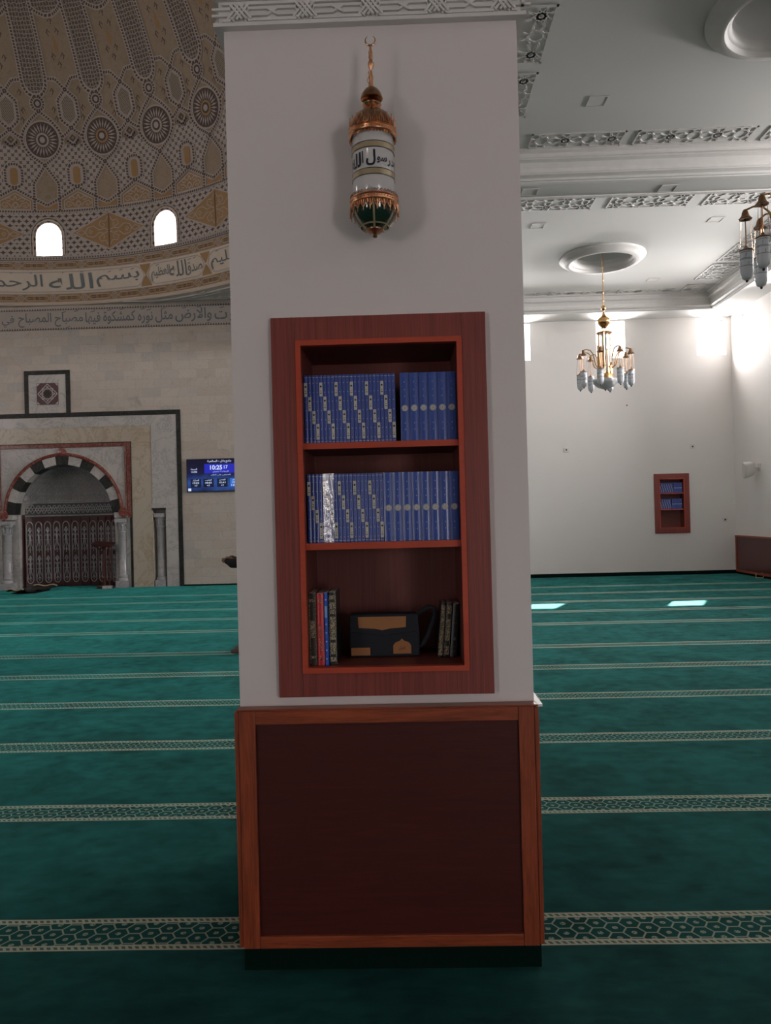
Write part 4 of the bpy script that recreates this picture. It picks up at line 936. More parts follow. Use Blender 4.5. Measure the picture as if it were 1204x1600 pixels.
put_text(mb, 'جامع بلال - السالمية', (-4.62, -4.05, 2.90, 2.975), tf, 4); put_text(mb, 'الاربعاء ١٧ شعبان', (-4.50, -4.12, 2.675, 2.715), tf, 4, True, 0)
put_text(mb, 'المتبقي على الظهر', (-4.55, -4.08, 2.595, 2.635), tf, 4, True, 0); put_text(mb, 'الجمعة', (-5.02, -4.87, 2.735, 2.785), tf, 4); put_text(mb, '13:00', (-5.01, -4.87, 2.68, 2.72), tf, 4, False)
put_text(mb, 'ال', (-3.82, -3.77, 2.735, 2.785), tf, 4); put_text(mb, '12', (-3.82, -3.77, 2.68, 2.72), tf, 4, False)
for x, n_, t_ in ((-5.03, 'العشاء', '19:03'), (-4.73, 'المغرب', '18:03'), (-4.40, 'العصر', '15:41'), (-4.09, 'الظهر', '12:55')):
    put_text(mb, n_, (x + .05, x + .20, 2.475, 2.52), tf, 4); put_text(mb, t_, (x + .05, x + .20, 2.415, 2.455), tf, 4, False); put_text(mb, '+7' if x < -4.1 else '12:20', (x + (.09 if x < -4.1 else .03), x + (.16 if x < -4.1 else .22), 2.35, 2.39), tf, 4, False)
mb.build('display', [M_tv, M_tvb, M_tvd, M_tvl, M_tvw], tv)

# ------------------------------------------------------------------ rug and reading stand in front of the niche
rg = thing('prayer_rug', 'dark rolled-edge rug with cream fringes on the carpet before the niche', 'rug', (-8.55, 17.3, 0))
c4 = [Vector((-8.95, 17.02, .02)), Vector((-8.42, 16.78, .02)), Vector((-8.20, 17.95, .02)), Vector((-8.80, 18.05, .02))]
mb = MB(); n = 10
rp = lambda s, t: (c4[0].lerp(c4[1], s)).lerp(c4[3].lerp(c4[2], s), t) + Vector((0, 0, .02 + .035 * math.sin(s * 5 + t * 7) ** 2 + .05 * (abs(t - .5) * 2) ** 6))
vs = [rp(i / n, j / n) for j in range(n + 1) for i in range(n + 1)]; vs2 = [v - Vector((0, 0, .015)) for v in vs]
fq = [(j * (n + 1) + i, j * (n + 1) + i + 1, (j + 1) * (n + 1) + i + 1, (j + 1) * (n + 1) + i) for j in range(n) for i in range(n)]
mb.add(vs, fq).add(vs2, fq); mb.box(-8.85, -8.3, 17.1, 17.8, 0.002, .02); mb.build('rug_body', M_cloth, rg, smooth=True)
for t in (0, 1): MB().tube([rp(i / n, t) + Vector((0, -.01, .005)) for i in range(n + 1)], .017, 6).build('fringe', M_cream, rg)
stn = thing('reading_stand', 'dark red wooden reading stand with a brass knob beside the right niche column', 'stand', (-7.15, 18.02, 0))
mb = MB(); X0, Y0 = -7.10, 18.06
mb.box(X0 - .16, X0 + .18, Y0 - .12, Y0 + .12, 0, .05); mb.build('foot', M_darkwood, stn, bevel=.01)
MB().tube([(X0 - .02, Y0, .04), (X0 - .03, Y0, .5), (X0, Y0, 1.0)], .035, 8).tube([(X0 + .10, Y0, .04), (X0 + .11, Y0, 1.0)], .02, 8).build('post', M_darkwood, stn, smooth=True)
MB().add([(X0 - .27, Y0 - .13, 1.05), (X0 + .20, Y0 - .13, 1.00), (X0 + .22, Y0 + .12, 1.08), (X0 - .25, Y0 + .12, 1.12), (X0 - .25, Y0 - .12, 1.01), (X0 + .20, Y0 - .12, .965), (X0 + .2, Y0 + .12, 1.04), (X0 - .25, Y0 + .12, 1.08)],
         [(0, 1, 2, 3), (4, 5, 6, 7), (0, 1, 5, 4), (1, 2, 6, 5), (2, 3, 7, 6), (3, 0, 4, 7)]).tube([(X0 - .2, Y0 - .1, 1.02), (X0 - .1, Y0 - .05, .93), (X0 + .03, Y0, 1.0)], .02, 6).build('book_rest', M_darkwood, stn)
MB().lathe([(0, -.03), (.02, -.022), (.03, 0), (.02, .022), (0, .03)], (X0 - .03, Y0 - .04, .26), 12).build('knob', M_brass, stn, smooth=True)
tag(MB().box(X0 + .02, X0 + .22, 17.80, 17.93, .002, .075).build('tissue_box', M_mwhite, origin=(X0 + .12, 17.865, .002), bevel=.01), 'small white box on the carpet before the reading stand', 'box')
# ================================================================== the pillar
PX0, PX1, PY0, PY1 = -0.582, 0.428, 2.65, 3.65
pil = thing('pillar', 'square white pillar with a carved band near the top, in the middle of the hall', 'pillar', (-0.077, 3.15, 0)); pil['kind'] = 'thing'
HX0, HX1, HZ0, HZ1, HD = -0.359, 0.212, 1.017, 2.158, 0.335
mb = wall_grid(MB(), 'y', PY0, HD, PX0, PX1, 0.02, 6.74, [(HX0, HX1, HZ0, HZ1)]); mb.box(PX0, PX1, PY0 + HD, PY1, 0.02, 6.74)
mb.build('shaft', M_white, pil)
mb = MB()
def ring(z0, z1, o): mb.box(PX0 - o, PX1 + o, PY0 - o, PY0, z0, z1).box(PX0 - o, PX1 + o, PY1, PY1 + o, z0, z1).box(PX0 - o, PX0, PY0, PY1, z0, z1).box(PX1, PX1 + o, PY0, PY1, z0, z1)
ring(3.242, 3.255, .030); ring(3.255, 3.335, .014); ring(3.335, 3.350, .030)
for i in range(4):                                    # strapwork with knots, on all four faces
    n_ = 4
    if i == 0: O_, U, Nn, Lw = Vector((PX0, PY0 - .014, 0)), Vector((1, 0, 0)), Vector((0, -1, 0)), PX1 - PX0
    elif i == 1: O_, U, Nn, Lw = Vector((PX1 + .014, PY0, 0)), Vector((0, 1, 0)), Vector((1, 0, 0)), PY1 - PY0
    elif i == 2: O_, U, Nn, Lw = Vector((PX1, PY1 + .014, 0)), Vector((-1, 0, 0)), Vector((0, 1, 0)), PX1 - PX0
    else: O_, U, Nn, Lw = Vector((PX0 - .014, PY1, 0)), Vector((0, -1, 0)), Vector((-1, 0, 0)), PY1 - PY0
    Q = lambda u, z, o=.005: O_ + U * u + Nn * o + Vector((0, 0, z))
    def bar(u0, z0, u1, z1, w=.008, o=.005, h=.011): mb.bar(Q(u0, z0, o), Q(u1, z1, o), w, h, Nn)
    ks = [.059 + .2258 * k for k in range(5)]
    zc_ = 3.294
    for k in ks:
        for d in (-.016, 0, .016):
            bar(k + d - .026, zc_ - .026 - 0, k + d + .016, zc_ + .026, .0075, .006); bar(k + d + .026, zc_ - .026, k + d - .016, zc_ + .026, .0075, .009)
        for s_ in (1, -1):
            mb.tube([Q(k + s_ * .018, zc_ + .030, .006), Q(k + s_ * .036, zc_ + .012, .006), Q(k + s_ * .026, zc_, .006), Q(k + s_ * .036, zc_ - .012, .006), Q(k + s_ * .018, zc_ - .030, .006)], .0042, 5)
    for a, b in zip([-.166] + ks, ks + [ks[-1] + .2258]):
        A, B = max(0, a + .03), min(Lw, b - .03); m_ = (a + b) / 2
        if B - A < .01: continue
        for z in (.028, -.028): bar(A, zc_ + z, B, zc_ + z, .009)
        for z in (.011, -.011):
            if A < m_ - .02: bar(A, zc_ + z, m_ - .018, zc_ + z, .008)
            if B > m_ + .02: bar(m_ + .018, zc_ + z, B, zc_ + z, .008)
            if 0 < m_ < Lw: bar(m_ - .018, zc_ + z, m_ + .018, zc_ - z, .008, .005 + z * .1)
mb.build('carved_band', M_plaster, pil)
MB().box(PX0 - .003, PX1 + .003, PY0 - .008, PY1 + .008, 0, .094).build('skirting', M_base, pil)

wn = thing('pillar_wainscot', 'reddish wooden wainscot boxed round the foot of the white pillar', 'wainscot', (-0.077, 2.6, 0.095))
WZ0, WZ1 = .095, .898
MB().box(-.525, .372, 2.612, 2.645, WZ0 + .03, WZ1 - .03).build('panel', M_panel, wn)
MB().box(-.578, -.522, 2.600, 2.640, WZ0, WZ1).build('stile', M_stile, wn, bevel=.002); MB().box(.368, .420, 2.600, 2.640, WZ0, WZ1).build('stile', M_stile, wn, bevel=.002)
MB().box(-.5215, .3675, 2.600, 2.640, WZ1 - .046, WZ1).build('top_rail', M_railw, wn, bevel=.002); MB().box(-.5215, .3675, 2.600, 2.640, WZ0, WZ0 + .040).build('bottom_rail', M_railw, wn, bevel=.002)
for x0, x1 in ((-.594, -.579), (.421, .437)): MB().box(x0, x1, 2.606, 2.70, WZ0 + .002, WZ1 - .004).build('corner_post', M_stile, wn, bevel=.003)
MB().box(-.590, -.583, 2.70, 3.69, WZ0, WZ1 - .01).build('side_panel', M_panel, wn); MB().box(.4285, .436, 2.70, 3.69, WZ0, WZ1 - .01).build('side_panel', M_panel, wn); MB().box(-.58, .4275, 3.665, 3.69, WZ0, WZ1).build('side_panel', M_panel, wn)
MB().box(-.586, .434, 2.598, 2.6495, WZ1, WZ1 + .006).build('ledge', M_railw, wn, bevel=.002)
o = MB().box(.4285, .449, 2.602, 3.69, WZ1 - .002, WZ1 + .006).build('ledge', M_gloss, wn); o['label'] = 'white painted ledge'

# ------------------------------------------------------------------ recessed bookcases
def bookcase(name, label, ox, oy, oz, inner, outer, hole, shelves, depth, tw, grp=None):
    """coordinates relative to ox,oy,oz ; inner=(x0,x1,z0,z1) clear opening"""
    b = thing(name, label, 'bookcase', (ox, oy, oz))
    ix0, ix1, iz0, iz1 = inner; ux0, ux1, uz0, uz1 = outer; g = .0006
    fx0, fx1, fz0, fz1 = ix0 - tw, ix1 + tw, iz0 - tw, iz1 + tw
    Bx = lambda x0, x1, y0, y1, z0, z1, nm, m, bv=0: MB().box(ox + x0, ox + x1, oy + y0, oy + y1, oz + z0, oz + z1).build(nm, m, b, bevel=bv)
    Bx(ux0, fx0, -.024, -g, uz0, uz1, 'frame_board', M_mahog, .001); Bx(fx1, ux1, -.024, -g, uz0, uz1, 'frame_board', M_mahog, .001)
    Bx(fx0 + g, fx1 - g, -.024, -g, fz1, uz1, 'frame_board', M_mahog, .001); Bx(fx0 + g, fx1 - g, -.024, -g, uz0, fz0, 'frame_board', M_mahog, .001)
    Bx(fx0 + g, ix0, -.030, .0, fz0 + g, fz1 - g, 'edging', M_trim); Bx(ix1, fx1 - g, -.030, .0, fz0 + g, fz1 - g, 'edging', M_trim)
    Bx(ix0, ix1, -.030, .0, iz1, fz1 - g, 'edging', M_trim); Bx(ix0, ix1, -.030, .0, fz0 + g, iz0, 'edging', M_trim)
    hx0, hx1, hz0, hz1 = hole
    Bx(hx0 + g, ix0, .0, depth - g, hz0 + g, hz1 - g, 'side_board', M_inner); Bx(ix1, hx1 - g, .0, depth - g, hz0 + g, hz1 - g, 'side_board', M_inner)
    Bx(ix0, ix1, .0, depth - g, iz1, hz1 - g, 'top_board', M_inner); Bx(ix0, ix1, .0, depth - g, hz0 + g, iz0, 'bottom_board', M_inner)
    Bx(ix0, ix1, depth - .02, depth - g, iz0, iz1, 'back_board', M_inner)
    for z0, z1 in shelves:
        s = Bx(ix0, ix1, .004, depth - .021, z0, z1, 'shelf', M_inner)
        MB().box(ox + ix0, ox + ix1, oy - .006, oy + .004, oz + z0, oz + z1).build('shelf_edge', M_trim, s)
    return b
bookcase('bookcase', 'dark red wooden bookcase with two shelves let into the front of the white pillar', 0, 2.65, 0,
         (-.340, .1925, 1.036, 2.138), (-.441, .2925, .937, 2.237), (HX0, HX1, HZ0, HZ1), ((1.785, 1.806), (1.438, 1.461)), HD, .0185)
bookcase('bookcase', 'small red wooden bookcase let into the far white wall, lowest shelf empty', 6.278, YB, 0,
         (-.2745, .2745, 1.107, 2.238), (-.408, .408, .972, 2.370), (NX0 - 6.278, NX1 - 6.278, NZ0, NZ1), ((1.895, 1.917), (1.515, 1.54)), .255, .0175)

# ------------------------------------------------------------------ books
def book_mesh(w, h, d, curve=.0022, ribs=False):
    mb = MB(); n = 6; q = []
    for i in range(n + 1):
        t = -1 + 2 * i / n; q.append((w / 2 + t * w / 2 * .985, curve * (t * t)))
    poly = q + [(w * .992, d), (w * .008, d)]
    mb.prism(poly, lambda x, y: (x, y, 0), lambda x, y: (x, y, h))
    if ribs:
        for fx in (.08, .22, .78, .92): mb.tube([(w * fx, curve * .4, .003), (w * fx, curve * .4, h - .003)], .0009, 5)
        for fz in (.06, .94): mb.box(w * .04, w * .96, -.0006, .001, h * fz - .0008, h * fz + .0008)
    return mb
THIN_W, THICK_W, BH = .01318, .0324, .2385
def proto_book(mb, mats, part_name, part_mb, part_mats):
    o = mb.build('book', mats); q = part_mb.build(part_name, part_mats); q.parent = o
    return o
def thin(k):
    w = THIN_W - .0006; z1 = BH * (1 - (.107, .315, .52, .71)[k]); z0 = BH * (1 - (.31, .52, .71, .94)[k])
    b = book_mesh(w, BH, .17)
    for j in range(7):
        z = .018 + j * .032
        if z < z0 - .005 or z > z1 + .005: b.box(w * .42, w * .58, -.0005, .001, z, z + .0022, 1)
    for z in (.006, BH - .008): b.box(w * .1, w * .9, -.0004, .001, z, z + .001, 1)
    b.lathe([(0, -.0003), (.0036, -.0003), (.0036, .0)], (w / 2, -.0006, z1 - .014), 10, 2, 'y')
    b.box(w * .25, w * .75, -.0009, 0, z0 + .010, z0 + .0125, 2); b.box(w * .3, w * .7, -.0009, 0, z0 + .018, z0 + .0195, 2)
    return proto_book(b, [M_blue, M_whitelet, M_bblk], 'spine_label', MB().box(w * .06, w * .94, -.0005, .0012, z0, z1), M_tan)
def thick():
    w = THICK_W - .0008; b = book_mesh(w, BH, .17, .003, True); zc_ = BH * .485
    b.lathe([(.0085, -.0013), (.0092, -.0013)], (w / 2, .0, zc_), 22, 2, 'y')
    for k in range(3): b.box(w * .40 + k * .0012, w * .52 + k * .001, -.0014, -.0008, zc_ - .003 + k * .002, zc_ - .0022 + k * .002, 2)
    for z in (.040, .062, .155, .178, .205): b.box(w * .46, w * .54, -.0006, .001, z, z + .003, 1)
    return proto_book(b, [M_blue2, M_whitelet, M_bblk], 'spine_emblem', MB().lathe([(0, -.001), (.0108, -.001), (.0112, .0004), (.0112, .002)], (w / 2, .0, zc_), 22, 0, 'y'), M_tan)
PT = [thin(k) for k in range(4)]; PK = thick(); used = set()
ORD = ['first', 'second', 'third', 'fourth', 'fifth', 'sixth', 'seventh', 'eighth']
def put(proto, x, y, z, label, group, rot=0.0, s=1.0):
    if proto.name in used: o = clone(proto)
    else: o = proto; used.add(proto.name)
    o.location = (x, y, z); o.rotation_euler = (0, rot, 0); o.scale = (s, 1, s) if s != 1.0 else (1, 1, 1)
    return tag(o, label, 'book', group)
HT = ('highest', 'upper-middle', 'lower-middle', 'lowest')
rnd = random.Random(3)
for sh_, z, x0, nset, nk, xk in (('upper', 1.8062, -.3375, 6, 6, -.0035), ('lower', 1.4612, -.3345, 5, 8, -.0685)):
    for s_ in range(nset):
        for k in range(4):
            put(PT[k], x0 + (s_ * 4 + k) * THIN_W + (s_ * .0003), 2.672 + rnd.uniform(0, .0015), z,
                'thin blue volume, %s label of the %s set of four, pillar bookcase, %s shelf' % (HT[k], ORD[s_], sh_), 'thin blue volumes on the %s shelf' % sh_)
    for k in range(nk):
        put(PK, xk + k * .0325 if sh_ == 'upper' else xk + k * .0326, 2.671 + rnd.uniform(0, .003), z,
            'thick blue volume with round emblem, %s of its row, pillar bookcase %s shelf' % (ORD[k], sh_), 'thick blue volumes on the %s shelf' % sh_)
for sh_, z, nset in (('upper', 1.9172, 6), ('lower', 1.5402, 5)):
    for s_ in range(nset):
        for k in range(4):
            put(PT[k], 6.0065 + (s_ * 4 + k) * .0132, YB + .02, z, 'tiny blue volume, %s label of the %s set, far wall bookcase %s shelf' % (HT[k], ORD[s_], sh_), 'blue volumes on the far %s shelf' % sh_, s=1.0)
    for k in range(6 if sh_ == 'upper' else 7):
        put(PK, (6.334 if sh_ == 'upper' else 6.290) + k * .0335, YB + .02, z, 'thick blue volume, %s of the emblem row, far wall bookcase %s shelf' % (ORD[k], sh_), 'blue volumes on the far %s shelf' % sh_)
# crinkled clear wrap over the second set of the lower shelf
mb = MB(); wx0, wx1 = -.2795, -.2400; nx, nz = 14, 30
vs = []
for j in range(nz + 1):
    for i in range(nx + 1):
        u, v = i / nx, j / nz; vs.append((wx0 + (wx1 - wx0) * u, 2.6690 - .0105 * u - .013 * (1 - v) ** 2 - .0010 * math.sin(u * 7 + v * 3) * math.sin(v * 9 + u * 4) * u, 1.4625 + .239 * v))
mb.add(vs, [(j * (nx + 1) + i, j * (nx + 1) + i + 1, (j + 1) * (nx + 1) + i + 1, (j + 1) * (nx + 1) + i) for j in range(nz) for i in range(nx)])
tag(mb.build('plastic_wrap', M_wrap, origin=(wx0, 2.6685, 1.4625), smooth=True), 'shiny clear plastic wrap over the second set of thin blue volumes, lower shelf', 'plastic wrap')

def single(name_label, x, w, h, d, cover, orn_mb, orn_mats, y=2.668, rot=0.0, z=1.0365, extra=None, group=None):
    mb = book_mesh(w, h, d, .003); o = mb.build('book', cover)
    pg = MB().box(w * .12, w * .88, .006, d - .002, h - .003, h + .0008).build('pages', M_paper); pg.parent = o
    if orn_mb: q = orn_mb.build('spine_tooling', orn_mats); q.parent = o
    o.location = (x, y, z); o.rotation_euler = (0, rot, 0); return tag(o, name_label, 'book', group)
def tool(w, h, rows, mat_i=0, edge=True):
    p = MB()
    if edge:
        for a, b in ((.06, .14), (.86, .94)): p.box(w * a, w * b, -.0006, .002, .008, h - .008, mat_i)
    for z0, z1 in rows: p.box(w * .18, w * .82, -.0006, .002, h * z0, h * z1, mat_i)
    return p
p = tool(.0255, .25, ((.1, .13), (.38, .62), (.88, .92))); single('olive-brown leather book with faded gold spine at the left end, bottom shelf', -.3385, .0255, .250, .17, M_bbrn, p, M_orn)
p = tool(.0245, .249, ((.08, .10), (.9, .92)), 0, False)
put_text(p, 'القرآن الكريم', (.10, .205, .004, .018), lambda a, b: (b + .001, -.0012, .05 + (.205 - a) * 1.0 * .9 + .0), 0, True, .02)
for z in (.02, .03, .215): p.box(.006, .018, -.0006, .002, z, z + .003)
single('bright red book with gold lettering between the brown and blue books, bottom shelf', -.3115, .0245, .249, .17, M_bred, p, M_orn, 2.664)
p = MB(); p.box(.002, .0105, -.0006, .002, .165, .205, 0)
for z in (.02, .05, .08, .11, .14, .225): p.box(.004, .0085, -.0006, .002, z, z + .004, 1)
single('thin bright blue book with a light blue label beside the red book, bottom shelf', -.2855, .0125, .250, .17, mat('royal_blue_cover', (0.02, 0.10, 0.55), 0.3), p, [mat('light_blue_label', (0.25, 0.42, 0.70), 0.4), M_whitelet], 2.668)
p = tool(.0265, .251, ((.04, .10), (.14, .30), (.34, .66), (.70, .86), (.90, .96)))
single('black book with a richly gold-tooled spine right of the thin blue one, bottom shelf', -.2715, .0265, .251, .17, M_bblk, p, M_orn, 2.682)
for lab, x, w, h, rw in (('slim black book with a gilt spine leaning beside the bag strap', .1085, .0175, .193, ((.03, .97),)), ('middle leaning black book with gilt spine edges, right of the bag', .1285, .0205, .193, ((.04, .2), (.3, .7), (.8, .96)))):
    p = tool(w, h, rw); single(lab, x, w, h, .13, M_bblk, p, M_orn, 2.775, R_(5.2), 1.0385)
p = MB(); p.lathe([(0, -.001), (.006, -.001), (.006, .002)], (.0115, 0, .065), 12, 0, 'y')
for z in (.02, .035, .12, .15): p.box(.005, .018, -.0006, .002, z, z + .002)
single('thick plain black book leaning against the right side of the bottom shelf', .1525, .0225, .190, .13, M_bblk, p, [mat('dull_grey_tooling', (0.10, 0.10, 0.09), 0.5)], 2.772, R_(5.0), 1.0385)

# ------------------------------------------------------------------ pouch on the bottom shelf
bg_ = thing('pouch', 'black cloth pouch with tan leather patches and a hand strap on the bottom shelf', 'bag', (-.08, 2.83, 1.0365))
bx0, bx1, bz0, bz1, by = -.2085, .044, 1.0368, 1.193, 2.802
mb = MB(); n = 12
mb.prism([(bx0, bz0), (bx1, bz0), (bx1 + .002, bz0 + .08), (bx1 - .004, bz1), (bx0 + .004, bz1), (bx0 - .002, bz0 + .08)], lambda x, z: (x, by, z), lambda x, z: (x, by + .062, z)); mb.build('body', M_bag, bg_, bevel=.006)
mb = MB().prism([(bx0 + .002, bz1 - .002), (bx0 + .002, bz0 + .092), (-.11, bz0 + .082), (-.087, bz0 + .074), (-.06, bz0 + .082), (bx1 - .002, bz0 + .092), (bx1 - .002, bz1 - .002)], lambda x, z: (x, by - .006, z), lambda x, z: (x, by - .0005, z)); fl = mb.build('flap', M_bag, bg_, bevel=.002)
MB().prism([(-.177, bz1 - .009), (-.175, bz0 + .108), (-.115, bz0 + .104), (-.089, bz0 + .098), (-.062, bz0 + .104), (-.004, bz0 + .108), (-.002, bz1 - .009)], lambda x, z: (x, by - .0085, z), lambda x, z: (x, by - .0062, z)).build('leather_patch', M_leath, fl)
o = MB().box(-.204, -.135, by - .003, by - .0004, 1.044, 1.072).build('leather_tag', M_leath, bg_)
pts = [(-.051, 1.048), (.014, 1.048), (.014, 1.078), (.006, 1.088), (-.010, 1.094), (-.0185, 1.102), (-.027, 1.094), (-.043, 1.088), (-.051, 1.078)]
MB().prism(pts, lambda x, z: (x, by - .003, z), lambda x, z: (x, by - .0004, z)).build('mosque_patch', M_leath, bg_)
mb = MB(); put_text(mb, 'القرآن', (-.030, -.008, 1.060, 1.076), lambda x, z: (x, by - .0034, z), 0, True, .03); mb.build('stamped_lettering', mat('dark_stamp', (0.10, 0.045, 0.02), 0.6), bg_)
P = [(.038, 2.83, 1.186), (.062, 2.82, 1.203), (.085, 2.815, 1.214), (.101, 2.815, 1.208), (.104, 2.815, 1.19), (.092, 2.812, 1.155), (.075, 2.812, 1.11), (.058, 2.82, 1.080), (.040, 2.83, 1.064)]
mb = MB()
for a, b in zip(P, P[1:]): mb.bar(a, b, .022, .005, (Vector(b) - Vector(a)).cross(Vector((0, 1, 0))))
mb2 = MB().tube(P, .0075, 8); mb2.build('hand_strap', M_bag, bg_, smooth=True)

# ------------------------------------------------------------------ lantern on the pillar
LX, LY = -.0725, 2.545
la = thing('wall_lantern', 'gold and opal glass wall lantern with Arabic lettering on the white pillar', 'lantern', (LX, 2.65, 2.90))
L0 = (LX, LY, 0)
MB().box(LX - .040, LX + .048, 2.632, 2.6495, 2.845, 2.935).box(LX - .032, LX + .040, 2.628, 2.634, 2.853, 2.927).build('wall_plate', M_golddark, la, bevel=.003)
MB().tube([(LX, 2.635, 2.89), (LX, 2.60, 2.905), (LX, LY, 2.905)], .008, 8).build('bracket_arm', M_golddark, la, smooth=True)
mb = MB().lathe([(0.0, 2.972), (.012, 2.970), (.024, 2.960), (.034, 2.945), (.037, 2.932), (.034, 2.930), (.030, 2.934), (.010, 2.940)], L0, 28); mb.build('top_cap', M_golddark, la, smooth=True)
mb = MB().lathe([(.010, 2.938), (.014, 2.928), (.028, 2.920), (.032, 2.912), (.028, 2.904), (.014, 2.897), (.020, 2.892)], L0, 28); mb.build('neck_knob', M_gold, la, smooth=True)
mb = MB().lathe([(.018, 2.894), (.036, 2.888), (.055, 2.874), (.068, 2.855), (.074, 2.835), (.076, 2.820)], L0, 36); mb.build('shoulder_dome', M_golddark, la, smooth=True)
def crown_(name, zb, hgt, r, down=False):
    mb = MB(); s_ = -1 if down else 1
    mb.lathe([(r - .003, zb), (r + .002, zb + s_ * .003), (r + .0035, zb + s_ * .007), (r, zb + s_ * .010), (r - .001, zb + s_ * .020), (r + .003, zb + s_ * .023), (r - .001, zb + s_ * .026), (r - .004, zb + s_ * .040), (r - .006, zb + s_ * .040)], L0, 48)
    n = 22
    for k in range(n):
        a = 2 * PI * k / n; P3 = lambda rr, da, z: (LX + rr * math.cos(a + da), LY + rr * math.sin(a + da), z)
        z1 = zb + s_ * hgt; rr = r - .001 if not down else r + .003
        mb.tube([P3(r, -.11, zb + s_ * .026), P3(rr, -.09, zb + s_ * .040), P3(rr, 0, z1 - s_ * .006), P3(rr, .09, zb + s_ * .040), P3(r, .11, zb + s_ * .026)], .0017, 5)
        mb.tube([P3(rr, 0, zb + s_ * .028), P3(rr, 0, z1)], .0015, 5)
        mb.lathe([(0, -.003), (.0026, 0), (0, .003)], P3(rr, 0, z1), 6)
        mb.lathe([(0, -.0025), (.003, 0), (0, .0025)], P3(r + .001, .14, zb + s_ * .033), 6)
        mb.lathe([(0, -.002), (.0028, 0), (0, .002)], P3(r + .001, .05, zb + s_ * .014), 6); mb.lathe([(0, -.002), (.0028, 0), (0, .002)], P3(r + .001, -.09, zb + s_ * .014), 6)
        if True: mb.tube([P3(r, -.14, zb), P3(r + .001, -.07, zb - s_ * .007), P3(r, 0, zb), P3(r + .001, .07, zb - s_ * .007), P3(r, .14, zb)], .0015, 4)
    mb.build(name, M_gold, la, smooth=True)
crown_('upper_crown', 2.796, .062, .0765)
crown_('lower_crown', 2.598, .060, .0775, True)
gl = MB().lathe([(.066, 2.575), (.0695, 2.580), (.0695, 2.812), (.066, 2.816)], L0, 64).build('glass_cylinder', M_opal, la, smooth=True)
for zc_ in (2.752, 2.664):
    b = MB().lathe([(.0698, zc_ - .0085), (.0705, zc_ - .0085), (.0705, zc_ + .0085), (.0698, zc_ + .0085)], L0, 64).build('gilt_band', M_ochre, gl, smooth=True)
mb = MB()
for z in (2.762, 2.742, 2.674, 2.654): mb.lathe([(.0703, z - .0011), (.0709, z - .0011), (.0709, z + .0011), (.0703, z + .0011)], L0, 64)
cyl_t = lambda x, z: (LX + .0708 * math.sin(x / .0708), LY - .0708 * math.cos(x / .0708), z)
for w_, x0, x1, z0, z1 in (('د', .072, .088, 2.690, 2.712), ('ر', .052, .066, 2.684, 2.706), ('سو', .014, .050, 2.688, 2.712), ('ل', -.022, .010, 2.680, 2.733), ('ا', -.036, -.031, 2.692, 2.731), ('لله', -.092, -.040, 2.682, 2.730), ('محم', .094, .135, 2.688, 2.715)):
    put_text(mb, w_, (x0, x1, z0, z1), cyl_t, 0, True, .03)
mb.build('lettering', M_ink, gl)
mb = MB().lathe([(.0745, 2.562), (.071, 2.545), (.060, 2.525), (.045, 2.507), (.030, 2.497)], L0, 40)
mb.build('glass_bowl', M_dkglass, la, smooth=True)
mb = MB()
for k in range(6):
    a = R_(30 + 60 * k); mb.tube([(LX + (r + .0015) * math.cos(a), LY + (r + .0015) * math.sin(a), z) for r, z in ((.0745, 2.562), (.071, 2.545), (.060, 2.525), (.045, 2.507), (.030, 2.497))], .004, 6)
mb.lathe([(.046, 2.510), (.048, 2.507), (.046, 2.504)], L0, 32); mb.build('bowl_cage', M_ochre, la, smooth=True)
mb = MB().lathe([(.031, 2.500), (.030, 2.494), (.020, 2.487), (.008, 2.484), (.005, 2.481), (.008, 2.476), (.005, 2.471), (0, 2.470)], L0, 24); mb.build('bottom_finial', M_golddark, la, smooth=True)
mb = MB().lathe([(.006, 2.968), (.0075, 2.976), (.006, 2.985), (.0075, 3.005), (.004, 3.018), (.0035, 3.030), (.008, 3.036), (.010, 3.044), (.010, 3.052), (.006, 3.058), (.006, 3.066), (.008, 3.072), (.006, 3.080), (.0075, 3.086), (.004, 3.096), (.0035, 3.108), (.002, 3.112)], L0, 16)
fin = mb.build('finial', M_gold, la, smooth=True)
cz_ = 3.127; P = []; rr = []
for k in range(21):
    a = R_(-240 + 300 * k / 20); P.append((LX + .0165 * math.cos(a), LY, cz_ + .0165 * math.sin(a))); rr.append(.0006 + .0026 * math.sin(PI * k / 20))
MB().tube(P, rr, 6).build('crescent', M_golddark, fin, smooth=True)
mb = MB()
for z, ang in ((2.975, 0), (2.992, 1), (3.010, 0)):
    c = (LX - .008, LY - .006, z); ux = Vector((1, 0, 0)) if ang else Vector((0.3, 1, 0)).normalized()
    mb.tube([Vector(c) + ux * .0045 * math.cos(t) + Vector((0, 0, .010 * math.sin(t))) for t in [2 * PI * q / 14 for q in range(15)]], .0012, 5, 0, False)
mb.build('chain', M_gold, la, smooth=True)

